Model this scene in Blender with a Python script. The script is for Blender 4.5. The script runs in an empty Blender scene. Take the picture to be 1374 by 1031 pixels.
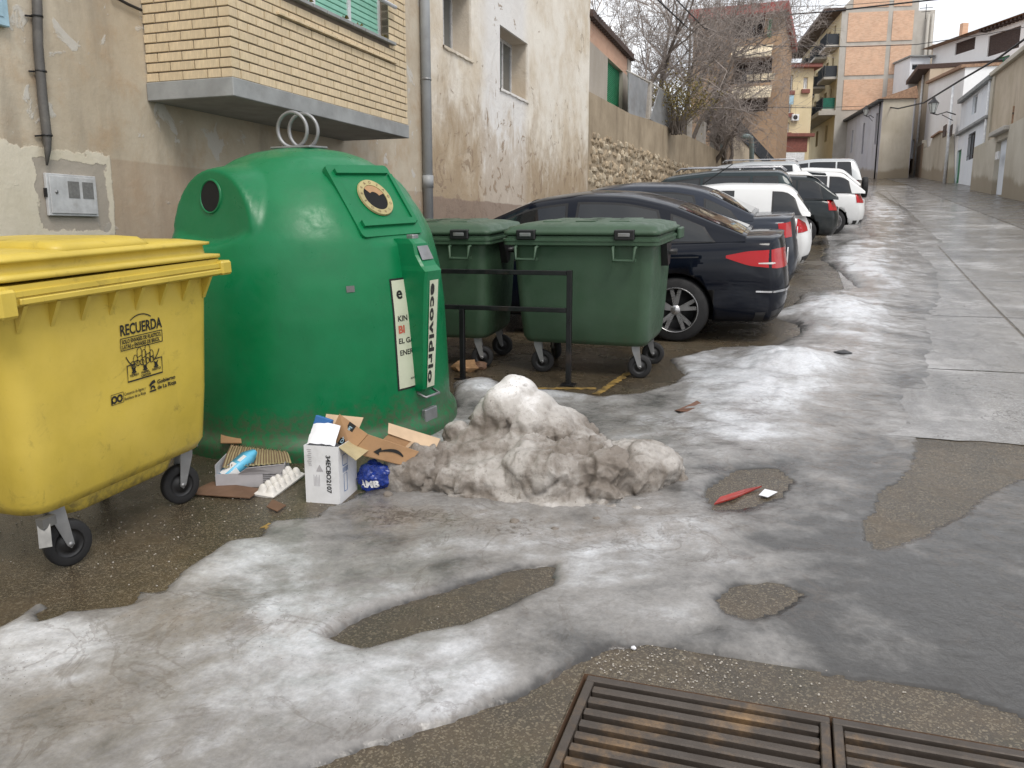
import bpy, bmesh, math, random
import numpy as np
from mathutils import Vector, Matrix, noise as mnoise
from mathutils.bvhtree import BVHTree
random.seed(7); np.random.seed(7)
SC = bpy.context.scene; COL = SC.collection
R = math.radians; PI = math.pi

# ------------------------------------------------------------------ camera
CAM_H = 1.7; PITCH = R(10.5); YAW = R(18.7); FPX = 1100.0; CX, CY = 687.0, 515.5
cam = bpy.data.cameras.new('camera'); cam_o = bpy.data.objects.new('camera', cam); COL.objects.link(cam_o)
cam.sensor_width = 36; cam.lens = 36*FPX/1374; cam.clip_start = .05; cam.clip_end = 2000
cam_o.location = (0, 0, CAM_H); cam_o.rotation_euler = (PI/2-PITCH, 0, YAW)
SC.camera = cam_o
# ------------------------------------------------------------------ sky, sun, exposure
SUN_EL, SUN_AZ = R(52), R(-48)      # azimuth measured from +X towards +Y
W = bpy.data.worlds.new('World'); SC.world = W; W.use_nodes = True
wn = W.node_tree.nodes; wl = W.node_tree.links; wn.clear()
sky = wn.new('ShaderNodeTexSky'); sky.sky_type = 'NISHITA'; sky.sun_disc = False
sky.sun_elevation = SUN_EL; sky.sun_rotation = PI/2-SUN_AZ; sky.dust_density = 3; sky.air_density = 1
wtc = wn.new('ShaderNodeTexCoord'); cl = wn.new('ShaderNodeTexNoise'); cl.inputs['Scale'].default_value = 2.2; cl.inputs['Detail'].default_value = 5
wmap = wn.new('ShaderNodeMapping'); wmap.inputs['Scale'].default_value = (1, 1, 2.2)
wl.new(wtc.outputs['Generated'], wmap.inputs['Vector']); wl.new(wmap.outputs['Vector'], cl.inputs['Vector'])
cr = wn.new('ShaderNodeMapRange'); cr.inputs['From Min'].default_value = .36; cr.inputs['From Max'].default_value = .6
cr.inputs['To Min'].default_value = .3; cr.inputs['To Max'].default_value = .93
wl.new(cl.outputs['Fac'], cr.inputs['Value'])
mx = wn.new('ShaderNodeMix'); mx.data_type = 'RGBA'
mx.inputs['B'].default_value = (12.6, 12.7, 12.9, 1)
wl.new(cr.outputs['Result'], mx.inputs['Factor']); wl.new(sky.outputs['Color'], mx.inputs['A'])
bg = wn.new('ShaderNodeBackground'); bg.inputs['Strength'].default_value = .1
wo = wn.new('ShaderNodeOutputWorld'); wl.new(mx.outputs['Result'], bg.inputs['Color']); wl.new(bg.outputs['Background'], wo.inputs['Surface'])
sun = bpy.data.lights.new('sun', 'SUN'); sun.energy = 1.5; sun.angle = R(20); sun.color = (1, .95, .88)
sun_o = bpy.data.objects.new('sun', sun); COL.objects.link(sun_o)
sd = Vector((math.cos(SUN_EL)*math.cos(SUN_AZ), math.cos(SUN_EL)*math.sin(SUN_AZ), math.sin(SUN_EL)))
sun_o.rotation_euler = sd.to_track_quat('Z', 'Y').to_euler(); sun_o.location = sd*60
SC.view_settings.view_transform = 'Standard'; SC.view_settings.look = 'None'
SC.view_settings.exposure = 0.22; SC.view_settings.gamma = 1

# ------------------------------------------------------------------ the lie of the land, and sight lines for measuring
def gz(Y):                      # height of the street: it climbs away from the camera
    if Y < 6: return .055*Y
    if Y < 14: return .33+.055*(Y-6)+.03*(Y-6)**2/16
    return .89+.085*(Y-14)
def gzn(Y): return np.where(Y < 6, .055*Y, np.where(Y < 14, .33+.055*(Y-6)+.03*(Y-6)**2/16, .89+.085*(Y-14)))
def slope(Y): return math.atan((gz(Y+.3)-gz(Y-.3))/.6)
cp, sp, ca, sa = math.cos(PITCH), math.sin(PITCH), math.cos(YAW), math.sin(YAW)
def ray(px, py):
    u = (px-CX)/FPX; v = (CY-py)/FPX; f = cp+v*sp
    return (u*ca-f*sa, f*ca+u*sa, v*cp-sp)
def G(px, py, h=0.0):           # where a sight line meets the ground (plus h)
    r = ray(px, py); lo, hi = .2, 150.
    for _ in range(50):
        m = (lo+hi)/2
        if CAM_H+r[2]*m > gz(r[1]*m)+h: lo = m
        else: hi = m
    return (r[0]*lo, r[1]*lo, CAM_H+r[2]*lo)
def atX(px, py, X): r = ray(px, py); t = X/r[0]; return (X, r[1]*t, CAM_H+r[2]*t)
def atY(px, py, Y): r = ray(px, py); t = Y/r[1]; return (r[0]*t, Y, CAM_H+r[2]*t)
def atD(px, py, d):             # at a forward distance d along the ground
    u = (px-CX)/FPX; v = (CY-py)/FPX; f = cp+v*sp; r = ray(px, py); t = d/f
    return (r[0]*t, r[1]*t, CAM_H+r[2]*t)

# ------------------------------------------------------------------ materials
def nd(nt, typ, **kw):
    n = nt.nodes.new(typ)
    for k, v in kw.items():
        if k in n.inputs: n.inputs[k].default_value = v
        else: setattr(n, k, v)
    return n
class NT:
    """Small node-graph writer for one material."""
    def __init__(s, name):
        s.m = bpy.data.materials.new(name); s.m.use_nodes = True; s.nt = s.m.node_tree; s.L = s.nt.links
        s.b = s.nt.nodes['Principled BSDF']; s.tc = nd(s.nt, 'ShaderNodeTexCoord'); s.geo = nd(s.nt, 'ShaderNodeNewGeometry')
    def set(s, k, v):
        if hasattr(v, 'is_linked') or isinstance(v, bpy.types.NodeSocket): s.L.new(v, s.b.inputs[k])
        else: s.b.inputs[k].default_value = v
    def vec(s, world=True, scale=(1, 1, 1), loc=(0, 0, 0)):
        mp = nd(s.nt, 'ShaderNodeMapping'); mp.inputs['Scale'].default_value = scale; mp.inputs['Location'].default_value = loc
        s.L.new(s.geo.outputs['Position'] if world else s.tc.outputs['Object'], mp.inputs['Vector']); return mp.outputs['Vector']
    def noise(s, scale, detail=4, rough=.55, vec=None, world=True, stretch=(1, 1, 1), dist=0, loc=(0, 0, 0)):
        n = nd(s.nt, 'ShaderNodeTexNoise', Scale=scale, Detail=detail, Roughness=rough, Distortion=dist)
        s.L.new(vec or s.vec(world, stretch, loc), n.inputs['Vector']); return n.outputs['Fac']
    def voro(s, scale, feature='F1', world=True, stretch=(1, 1, 1), out='Distance'):
        n = nd(s.nt, 'ShaderNodeTexVoronoi', Scale=scale); n.feature = feature
        s.L.new(s.vec(world, stretch), n.inputs['Vector']); return n.outputs[out]
    def ramp(s, f, a, b, lo=0., hi=1.):
        n = nd(s.nt, 'ShaderNodeMapRange'); n.interpolation_type = 'SMOOTHSTEP'
        for k, v in (('From Min', a), ('From Max', b), ('To Min', lo), ('To Max', hi)): n.inputs[k].default_value = v
        s.L.new(f, n.inputs['Value']); return n.outputs['Result']
    def mix(s, f, a, b, mode='MIX'):
        n = nd(s.nt, 'ShaderNodeMix'); n.data_type = 'RGBA'; n.blend_type = mode
        for k, v in (('Factor', f), ('A', a), ('B', b)):
            if isinstance(v, bpy.types.NodeSocket): s.L.new(v, n.inputs[k])
            elif k == 'Factor': n.inputs[k].default_value = v
            else: n.inputs[k].default_value = (*v, 1) if len(v) == 3 else v
        return n.outputs['Result']
    def math(s, op, a, b=0.):
        n = nd(s.nt, 'ShaderNodeMath'); n.operation = op
        for i, v in enumerate((a, b)):
            if isinstance(v, bpy.types.NodeSocket): s.L.new(v, n.inputs[i])
            else: n.inputs[i].default_value = v
        return n.outputs[0]
    def xyz(s, world=True):
        n = nd(s.nt, 'ShaderNodeSeparateXYZ'); s.L.new(s.geo.outputs['Position'] if world else s.tc.outputs['Object'], n.inputs[0]); return n.outputs
    def attr(s, name):
        n = nd(s.nt, 'ShaderNodeAttribute'); n.attribute_name = name; return n.outputs['Fac']
    def objrand(s): return nd(s.nt, 'ShaderNodeObjectInfo').outputs['Random']
    def bump(s, h, strength=.3, dist=.01):
        n = nd(s.nt, 'ShaderNodeBump', Strength=strength, Distance=dist); s.L.new(h, n.inputs['Height'])
        prev = s.b.inputs['Normal']
        if prev.is_linked: s.L.new(prev.links[0].from_socket, n.inputs['Normal'])
        s.L.new(n.outputs['Normal'], s.b.inputs['Normal'])
M = {}
def simple(name, col, rough=.6, metal=0., var=.15, scale=6., bump=.15, bscale=60., spec=.5, coat=0., dirt=None, dirt_amt=.5, objvar=0., world=False):
    """Plain painted / plastic / metal / plaster stuff with mottling, optional dirt and fine relief."""
    n = NT(name); c = Vector(col)
    f = n.noise(scale, 5, .6, world=world)
    k = n.mix(n.ramp(f, .3, .7), tuple(c*(1-var)), tuple(min(1, q) for q in c*(1+var)))
    if objvar:
        k = n.mix(n.ramp(n.objrand(), 0, 1, 0, objvar), k, tuple(c*.55))
    if dirt:
        d = n.noise(scale*.6, 8, .7, world=world, loc=(3, 7, 1))
        k = n.mix(n.ramp(d, .5, .72, 0, dirt_amt), k, dirt)
    n.set('Base Color', k); n.set('Roughness', n.ramp(n.noise(scale*2, 3, world=world, loc=(9, 2, 4)), .25, .75, max(.03, rough-.12), min(1, rough+.12)))
    n.set('Metallic', metal); n.set('Specular IOR Level', spec)
    if coat: n.set('Coat Weight', coat); n.set('Coat Roughness', .04)
    if bump: n.bump(n.noise(bscale, 4, world=world), bump, .004)
    M[name] = n.m; return n.m
def flat(name, col, rough=.6, metal=0., emit=0., spec=.5):
    n = NT(name); n.set('Base Color', (*col, 1)); n.set('Roughness', rough); n.set('Metallic', metal); n.set('Specular IOR Level', spec); M[name] = n.m; return n.m

def ground_mat(name, base, light, brown, wet_lo, wet_hi, agg=90., wet=.5, streak=False):
    n = NT(name)
    big = n.noise(.9, 6, .6); mid = n.noise(5, 6, .65, loc=(4, 1, 0)); fine = n.noise(agg, 3, .7); v = n.voro(agg*.8, out='Color')
    sepv = nd(n.nt, 'ShaderNodeSeparateColor'); n.L.new(v, sepv.inputs[0])
    c = n.mix(n.ramp(mid, .35, .68), base, brown)
    c = n.mix(n.ramp(sepv.outputs[0], .62, .95, 0, .8), c, light)
    c = n.mix(n.ramp(fine, .3, .55, .55, 0), c, tuple(q*.35 for q in base)); pb = n.voro(48., out='Color'); sp_ = nd(n.nt, 'ShaderNodeSeparateColor'); n.L.new(pb, sp_.inputs[0]); pd = n.ramp(n.voro(48.), .18, .34, 1, 0); c = n.mix(n.math('MULTIPLY', pd, n.ramp(sp_.outputs[1], .7, .9, 0, .6)), c, tuple(min(1, q*1.3) for q in light))
    c = n.mix(n.ramp(big, .4, .7, 0, .45), c, tuple(q*.55 for q in base))
    moss = n.ramp(n.noise(2.4, 6, .7, loc=(8, 3, 2)), .55, .75, 0, .35)
    c = n.mix(moss, c, (.05, .05, .022))
    spk = n.ramp(n.voro(38., out='Distance'), .06, .09, .7, 0)
    spkm = n.ramp(n.noise(3.1, 4), .52, .62, 0, 1)
    c = n.mix(n.math('MULTIPLY', spk, spkm), c, (.42, .40, .37))
    if streak:
        t_ = n.noise(2.2, 7, .65, stretch=(1, .12, 1), loc=(1, 3, 5)); c = n.mix(n.ramp(t_, .42, .66, 0, .7), c, tuple(q*.5 for q in base)); c = n.mix(n.ramp(n.noise(.7, 8, .7, loc=(6, 1, 2)), .5, .68, 0, .6), c, tuple(min(1, q*1.5) for q in light))
        ck = n.math('ABSOLUTE', n.math('SUBTRACT', n.noise(1.1, 8, .62, loc=(4, 4, 4), dist=.6), .5)); c = n.mix(n.ramp(ck, .0, .006, .8, 0), c, (.04, .036, .03))
    n.set('Base Color', c)
    w = n.noise(1.3, 5, .6, loc=(2, 9, 5))
    n.set('Roughness', n.ramp(n.math('ADD', n.math('MULTIPLY', w, .8), n.math('MULTIPLY', mid, .2)), .5-wet*.1, .62, wet_lo, wet_hi))
    n.set('Specular IOR Level', .6)
    n.bump(n.math('ADD', sepv.outputs[1], fine), .5, .005)
    n.bump(n.noise(7, 4, .6), .25, .02)
    M[name] = n.m
ground_mat('asphalt', (.066, .053, .036), (.21, .175, .12), (.095, .07, .042), .08, .45, 190)
ground_mat('concrete_road', (.24, .235, .23), (.36, .355, .35), (.27, .26, .245), .03, .26, 80, 1.3, True)
ground_mat('far_asphalt', (.11, .10, .09), (.2, .19, .17), (.13, .115, .1), .2, .6, 60)

def ice_mat():
    n = NT('ice')
    th = n.attr('thick'); dirt = n.attr('dirt')
    a = n.noise(1.7, 6, .58, dist=.3); b = n.noise(7, 7, .62, loc=(3, 3, 3), dist=.3); f = n.noise(34, 5, .65)
    v = n.math('ADD', n.math('MULTIPLY', th, .9), n.math('MULTIPLY', n.math('SUBTRACT', a, .5), 1.5))
    v = n.math('ADD', v, n.math('MULTIPLY', n.math('SUBTRACT', b, .5), .5))
    c = n.mix(n.ramp(v, .0, .5), (.07, .068, .066), (.26, .252, .242))
    c = n.mix(n.ramp(v, .42, .95), c, (.60, .615, .64))
    d = n.math('ADD', dirt, n.math('MULTIPLY', n.math('SUBTRACT', n.noise(4.2, 9, .72, loc=(7, 1, 0), dist=1.), .5), 1.9))
    c = n.mix(n.ramp(d, .2, .95, 0, .75), c, (.225, .195, .165))
    g = n.math('ADD', n.math('MULTIPLY', dirt, .35), n.math('ADD', n.math('MULTIPLY', n.noise(26, 6, .75, dist=.6), .75), n.math('MULTIPLY', n.noise(3.3, 4), .25)))
    c = n.mix(n.ramp(g, .70, .86, 0, .75), c, (.075, .062, .05))
    sp1 = n.ramp(n.voro(42., out='Distance'), .07, .12, .85, 0); sp2 = n.ramp(n.math('ADD', n.noise(2.1, 5, .65, loc=(5, 9, 1)), n.math('MULTIPLY', dirt, .25)), .5, .66, 0, 1)
    c = n.mix(n.math('MULTIPLY', sp1, sp2), c, (.06, .05, .04))
    ln = n.math('ABSOLUTE', n.math('SUBTRACT', n.noise(2.6, 8, .62, loc=(3, 6, 1), dist=.9), .5)); lm = n.ramp(n.math('ADD', n.noise(1.5, 4, .6, loc=(8, 8, 3)), n.math('MULTIPLY', dirt, .3)), .5, .62, 0, .85)
    c = n.mix(n.math('MULTIPLY', n.ramp(ln, .0, .03, .42, 0), lm), c, (.12, .10, .085))
    gn = n.ramp(n.noise(40, 5, .7), .3, .75, .86, 1.1); c = n.mix(1., c, gn, 'MULTIPLY')
    n.set('Base Color', c); n.set('Roughness', n.ramp(n.math('ADD', n.math('MULTIPLY', v, .6), n.math('MULTIPLY', b, .5)), .3, .95, .04, .27))
    n.set('Specular IOR Level', .55); n.set('IOR', 1.31)
    n.set('Subsurface Weight', n.ramp(v, .4, 1, 0, .25)); n.b.inputs['Subsurface Radius'].default_value = (.03, .035, .04); n.b.inputs['Subsurface Scale'].default_value = .6
    n.bump(n.noise(9, 6, .6, dist=.4), .4, .025); n.bump(f, .22, .006)
    M['ice'] = n.m
ice_mat()
def pile_mat():
    n = NT('dirty_snow')
    up = n.attr('clean'); a = n.noise(4, 8, .66, dist=.5); b = n.noise(13, 7, .68, loc=(2, 2, 2), dist=.6); f = n.noise(60, 5, .7)
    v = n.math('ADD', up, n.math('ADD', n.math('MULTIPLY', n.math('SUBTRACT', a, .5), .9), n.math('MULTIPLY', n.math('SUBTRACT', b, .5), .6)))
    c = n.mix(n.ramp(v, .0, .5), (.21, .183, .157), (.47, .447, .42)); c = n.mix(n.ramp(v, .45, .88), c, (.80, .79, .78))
    c = n.mix(n.ramp(b, .6, .72, 0, .6), c, (.12, .095, .07))
    c = n.mix(n.ramp(f, .57, .70, 0, .6), c, (.09, .075, .06))
    n.set('Base Color', c); n.set('Roughness', n.ramp(b, .3, .7, .28, .65)); n.set('IOR', 1.31)
    n.set('Subsurface Weight', .2); n.b.inputs['Subsurface Radius'].default_value = (.03, .03, .03); n.b.inputs['Subsurface Scale'].default_value = .6
    n.bump(b, .5, .025); n.bump(f, .6, .010); n.bump(n.noise(150, 3, .7), .3, .003)
    M['dirty_snow'] = n.m
pile_mat()

def stucco_left():          # old tan render with a lower band, cream repair round the meter box, peeled spots
    n = NT('stucco_tan'); x = n.xyz()
    a = n.noise(.8, 7, .65); b = n.noise(2.6, 7, .66, loc=(5, 2, 1)); s = n.noise(2.2, 6, .6, stretch=(1, 1, .18)); f = n.noise(30, 5, .65)
    c = n.mix(n.ramp(a, .32, .7), (.44, .37, .275), (.58, .515, .41)); c = n.mix(n.ramp(b, .45, .72, 0, .65), c, (.42, .295, .18))
    c = n.mix(n.ramp(s, .52, .76, 0, .6), c, (.25, .215, .17))
    pe = n.ramp(n.noise(3.0, 8, .6, loc=(1, 8, 2), dist=.8), .61, .64, 0, .8)
    c = n.mix(pe, c, (.56, .54, .50))
    low = n.ramp(n.math('ADD', x[2], n.math('MULTIPLY', b, .03)), 2.29, 2.31, 1, 0)
    c = n.mix(n.math('MULTIPLY', low, .5), c, (.34, .245, .17))
    # cream repair: below the band line and left of Y = 5.62
    e = n.math('MULTIPLY', n.math('SUBTRACT', n.noise(7, 5, .6), .5), .12)
    m1 = n.math('MULTIPLY', n.ramp(n.math('ADD', x[2], n.math('MULTIPLY', e, 2.)), 2.31, 2.33, 1, 0), n.ramp(n.math('ADD', x[1], n.math('MULTIPLY', e, .6)), 5.46, 5.475, 1, 0))
    dx = n.math('ABSOLUTE', n.math('SUBTRACT', x[1], 5.08)); dz = n.math('ABSOLUTE', n.math('SUBTRACT', x[2], 1.97))
    bx = n.ramp(n.math('ADD', n.math('MAXIMUM', n.math('MULTIPLY', dx, .78), dz), e), .255, .265, 0, 1)
    m1 = n.math('MULTIPLY', m1, bx)
    c = n.mix(n.math('MULTIPLY', m1, .9), c, n.mix(n.ramp(b, .3, .7), (.60, .55, .43), (.68, .63, .52)))
    grey = n.math('MULTIPLY', n.math('SUBTRACT', 1., bx), .75)
    c = n.mix(grey, c, (.36, .335, .295))
    n.set('Base Color', c); n.set('Roughness', .86); n.bump(f, .35, .006); n.bump(b, .4, .03); n.bump(n.math('ADD', pe, m1), .35, .012)
    M['stucco_tan'] = n.m
stucco_left()
def stucco_white():         # whitewashed render, rain-stained and peeling towards the bottom
    n = NT('stucco_white'); x = n.xyz()
    a = n.noise(.55, 7, .66, loc=(3, 1, 4)); s = n.noise(1.9, 9, .7, stretch=(1, 1, .5), dist=.6); b = n.noise(1.7, 9, .7, loc=(2, 8, 3), dist=.6); f = n.noise(22, 6, .7)
    c = n.mix(n.ramp(a, .35, .62), (.60, .51, .385), (.80, .755, .67))
    h = n.ramp(x[2], 2.1, 5.2, .34, 0)
    st = n.ramp(n.math('ADD', n.math('ADD', n.math('MULTIPLY', s, .62), n.math('MULTIPLY', b, .38)), h), .54, .84, 0, .9)
    c = n.mix(st, c, (.36, .265, .165))
    c = n.mix(n.ramp(x[0], -5.36, -5.32, .6, 0), c, (.40, .33, .25))  # window reveals mixed to a darker tan, their shade put into the colour
    # blue-white washed strip round the middle window
    d = n.math('ABSOLUTE', n.math('SUBTRACT', n.math('ADD', x[1], n.math('MULTIPLY', n.math('SUBTRACT', a, .5), .9)), 15.3))
    wm = n.math('MULTIPLY', n.math('MULTIPLY', n.ramp(d, .9, 1.6, .75, 0), n.ramp(st, .1, .75, 1, .35)), n.ramp(x[0], -5.36, -5.32, 0, 1))
    c = n.mix(wm, c, (.77, .77, .77))
    pe = n.ramp(n.math('ADD', n.noise(2.7, 9, .62, loc=(9, 4, 1), dist=1.2), n.math('MULTIPLY', h, .25)), .655, .675, 0, .8)
    c = n.mix(pe, c, (.30, .22, .15))
    crk = n.ramp(n.noise(5, 8, .75, loc=(1, 4, 6), dist=1.5), .70, .74, 0, .8); c = n.mix(crk, c, (.09, .075, .06))
    low = n.ramp(n.math('ADD', x[2], n.math('MULTIPLY', b, .12)), 2.28, 2.31, 1, 0)
    c = n.mix(n.math('MULTIPLY', low, .85), c, (.25, .185, .145))
    n.set('Base Color', c); n.set('Roughness', .88); n.bump(f, .4, .008); n.bump(b, .6, .05); n.bump(pe, .5, .015)
    M['stucco_white'] = n.m
stucco_white()
def stained(name, c1, c2, stain, amt=.6, scale=.7, dado=None):
    n = NT(name); x = n.xyz()
    a = n.noise(scale, 7, .65); s = n.noise(scale*2.6, 7, .65, stretch=(1, 1, .25), loc=(3, 3, 3)); f = n.noise(14, 5, .65)
    c = n.mix(n.ramp(a, .32, .68), c1, c2); c = n.mix(n.ramp(s, .48, .75, 0, amt), c, stain)
    if dado is not None:
        c = n.mix(n.ramp(n.math('ADD', n.math('SUBTRACT', x[2], n.math('MULTIPLY', x[1], .085)), n.math('MULTIPLY', a, 1.2)), dado, dado+.3, .85, 0), c, stain)
    n.set('Base Color', c); n.set('Roughness', .88); n.bump(f, .4, .012); n.bump(a, .4, .06); M[name] = n.m
stained('shed_render', (.36, .32, .27), (.44, .40, .35), (.27, .22, .17))
stained('wall_mortar', (.29, .232, .16), (.40, .325, .23), (.19, .145, .095), .75, .9)
stained('far_white', (.86, .86, .86), (.90, .90, .90), (.78, .77, .75), .3)
stained('far_bluewhite', (.74, .78, .83), (.81, .84, .88), (.62, .64, .67), .35)
stained('far_lilac', (.50, .50, .55), (.60, .60, .64), (.33, .28, .23), .4, .4, -.1+.9)
stained('far_tan', (.46, .39, .29), (.55, .47, .37), (.33, .26, .19), .6)
stained('far_cream', (.66, .55, .34), (.72, .61, .40), (.55, .45, .28), .35)
stained('far_plaster', (.46, .42, .34), (.56, .52, .44), (.30, .25, .18), .6, .4, .9)
stained('far_concrete', (.42, .40, .36), (.50, .48, .44), (.34, .31, .27), .5)
def brickmat(name, c1, c2, mortar, sx=.25, sz=.07):
    n = NT(name); t = nd(n.nt, 'ShaderNodeTexBrick'); t.inputs['Color1'].default_value = (*c1, 1); t.inputs['Color2'].default_value = (*c2, 1); t.inputs['Mortar'].default_value = (*mortar, 1)
    t.inputs['Scale'].default_value = 1; t.inputs['Brick Width'].default_value = sx; t.inputs['Row Height'].default_value = sz; t.inputs['Mortar Size'].default_value = .008
    mp = nd(n.nt, 'ShaderNodeMapping'); mp.inputs['Rotation'].default_value = (R(90), 0, 0); n.L.new(n.tc.outputs['Object'], mp.inputs['Vector']); n.L.new(mp.outputs['Vector'], t.inputs['Vector'])
    c = n.mix(n.ramp(n.noise(1.2, 7, .7), .35, .7, 0, .55), t.outputs['Color'], tuple(q*1.15 for q in c2)); n.set('Base Color', c); n.set('Roughness', .88)
    n.bump(t.outputs['Fac'], -.4, .01); M[name] = n.m
brickmat('far_brick', (.54, .31, .20), (.68, .45, .31), (.55, .47, .38))
brickmat('far_brick_ochre', (.30, .185, .11), (.38, .25, .155), (.33, .27, .2))
brickmat('shed_brick', (.46, .25, .17), (.54, .32, .22), (.45, .38, .3))

def plastic(name, col, dirtc, rough=.42, scratch=.5, dirt=.5, fade=None):
    n = NT(name); c = Vector(col); a = n.noise(3, 6, .6, world=False); b = n.noise(9, 9, .72, world=False, loc=(4, 2, 7), dist=.7); s = n.noise(26, 6, .7, world=False, stretch=(1, .25, .12), loc=(2, 2, 2))
    k = n.mix(n.ramp(a, .3, .7), tuple(c*.9), tuple(c*1.08))
    if fade: k = n.mix(n.ramp(n.noise(1.6, 6, .6, world=False, loc=(1, 5, 3)), .42, .7, 0, .6), k, fade)
    k = n.mix(n.ramp(b, .56, .76, 0, dirt), k, dirtc); k = n.mix(n.ramp(s, .68, .78, 0, scratch), k, dirtc)
    zz = n.xyz(False)[2]; spl = n.math('MULTIPLY', n.ramp(n.math('ADD', zz, n.math('MULTIPLY', n.noise(11, 7, .7, world=False, loc=(6, 6, 6)), .5)), .42, .62, 1, 0), n.ramp(n.noise(30, 5, .7, world=False), .35, .6, .1, .7)); k = n.mix(spl, k, (.085, .07, .05))
    n.set('Base Color', k); n.set('Roughness', n.ramp(b, .3, .7, rough-.1, rough+.15)); n.bump(n.noise(120, 3, world=False), .12, .002); n.bump(a, .15, .02)
    M[name] = n.m
plastic('yellow_plastic', (.56, .42, .06), (.17, .12, .03), .42, .7, .65, (.66, .50, .10))
plastic('igloo_green', (.001, .155, .052), (.012, .11, .05), .36, .45, .45, (.006, .175, .07)); M['igloo_green'].node_tree.nodes['Principled BSDF'].inputs['Specular IOR Level'].default_value = .4
plastic('bin_green', (.042, .085, .048), (.065, .085, .06), .48, .5, .55, (.06, .105, .07))
simple('black_plastic', (.012, .012, .013), .45); simple('rubber', (.014, .014, .015), .75, bump=.3); simple('zinc', (.30, .305, .31), .5, .7, dirt=(.25, .22, .18))
simple('rack_steel', (.012, .012, .013), .38, .2, dirt=(.06, .04, .03))
flat('hole_shade', (.004, .004, .004), .9); flat('ink', (.012, .012, .012), .55); flat('ink_red', (.45, .10, .06), .55); flat('ink_white', (.85, .85, .85), .5)  # the near-black one paints the darkness inside the bottle bank's openings
simple('iron', (.075, .062, .052), .55, .3, dirt=(.27, .17, .085), dirt_amt=.95, scale=5, bump=.4, world=True)
simple('rust_silt', (.17, .10, .06), .8, scale=14, dirt=(.03, .022, .018), world=True)
simple('slab_grey', (.30, .31, .31), .85, bump=.3, dirt=(.2, .19, .18), scale=3); simple('brick_yellow', (.69, .56, .375), .85, var=.12, scale=9, bump=.4, dirt=(.48, .38, .22), objvar=.2)
simple('mortar_dark', (.16, .13, .10), .95); simple('blind_green', (.26, .55, .43), .5, var=.06); simple('alu', (.62, .63, .64), .35, .3); simple('pipe_grey', (.30, .315, .325), .45, var=.12, scale=2, dirt=(.2, .19, .18))
simple('conduit', (.095, .09, .085), .55, dirt=(.18, .17, .15)); simple('meter_metal', (.50, .51, .52), .5, dirt=(.30, .28, .26), scale=8)
simple('meter_mesh', (.17, .17, .165), .8, scale=40, bump=.6); simple('blue_paint', (.35, .52, .62), .5)
simple('stone', (.42, .335, .23), .92, var=.25, scale=5, bump=.7, bscale=18, dirt=(.2, .155, .11), objvar=.75); simple('stone_pale', (.54, .46, .34), .92, var=.2, scale=5, bump=.7, bscale=18, objvar=.6)
simple('shutter_green', (.035, .27, .13), .55, dirt=(.09, .25, .15)); simple('sheet_metal', (.36, .37, .38), .5, .5, dirt=(.25, .22, .2), scale=2); simple('post_concrete', (.40, .37, .33), .9); simple('bark', (.16, .135, .115), .9, bump=.5, scale=12); simple('twig', (.30, .26, .235), .85)
simple('bush_leaf', (.15, .115, .025), .7, objvar=0, var=.4, scale=4); simple('tile', (.32, .20, .13), .85, var=.3, scale=8); simple('red_fascia', (.33, .06, .05), .6); simple('maroon', (.22, .075, .055), .6)
simple('awning', (.72, .62, .45), .8); simple('dark_wood', (.055, .03, .022), .6); simple('iron_black', (.014, .014, .016), .5); simple('door_green', (.03, .20, .09), .5); simple('navy_fence', (.022, .028, .036), .6); simple('pvc_white', (.75, .76, .77), .45)
simple('pole_green', (.21, .27, .27), .5); simple('timber', (.28, .21, .15), .85, scale=8, dirt=(.15, .1, .07)); simple('green_net', (.015, .13, .09), .8)
simple('card_brown', (.38, .225, .115), .8, var=.1, dirt=(.25, .14, .07)); simple('card_pale', (.52, .38, .25), .8, var=.1); simple('card_wet', (.16, .09, .055), .7); simple('card_white', (.70, .71, .73), .7, var=.05, dirt=(.5, .5, .5)); simple('card_grey', (.40, .39, .41), .75, var=.08, dirt=(.27, .26, .26)); simple('egg_pulp', (.66, .64, .61), .9, var=.08, bump=.3)
simple('paper', (.75, .76, .80), .7, var=.04); simple('milk_blue', (.12, .46, .68), .4, var=.1); simple('bag_blue', (.012, .035, .22), .25, var=.3); simple('box_blue', (.03, .14, .38), .5); simple('label_yellow', (.42, .35, .20), .6); simple('red_plastic', (.30, .03, .02), .35); simple('plate_pale', (.52, .55, .42), .5, var=.06, dirt=(.4, .4, .32)); simple('ring_yellow', (.40, .34, .16), .6, dirt=(.3, .26, .12)); simple('yellow_paint', (.21, .135, .035), .7, var=.6, dirt=(.08, .065, .045), dirt_amt=1., scale=11, world=True)
simple('cable', (.02, .02, .022), .6); simple('leaf_brown', (.13, .06, .035), .7); simple('lamp_glass', (.5, .52, .5), .2)
def paint(name, col, metal=.0, rough=.3, dirt=.25):
    n = NT(name); d = n.noise(3, 8, .7); x = n.xyz(False)
    dd = n.math('MULTIPLY', n.ramp(d, .35, .75), n.ramp(x[2], .2, .9, 1, .25))
    n.set('Base Color', n.mix(n.math('MULTIPLY', dd, dirt), col, (.16, .145, .125))); n.set('Metallic', metal); n.set('Roughness', n.ramp(dd, 0, 1, rough, rough+.25)); n.set('Coat Weight', .55); n.set('Coat Roughness', .015); n.set('Specular IOR Level', .03); M[name] = n.m
paint('paint_black', (.003, .005, .011), .0, .3, .06); paint('paint_navy', (.022, .028, .042), .3, .3); paint('paint_white', (.72, .73, .73), 0, .35, .2); paint('paint_teal', (.018, .03, .034), .3, .3); paint('paint_dark', (.018, .024, .027), .2, .3); paint('paint_silver', (.45, .47, .48), .5, .35)
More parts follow.
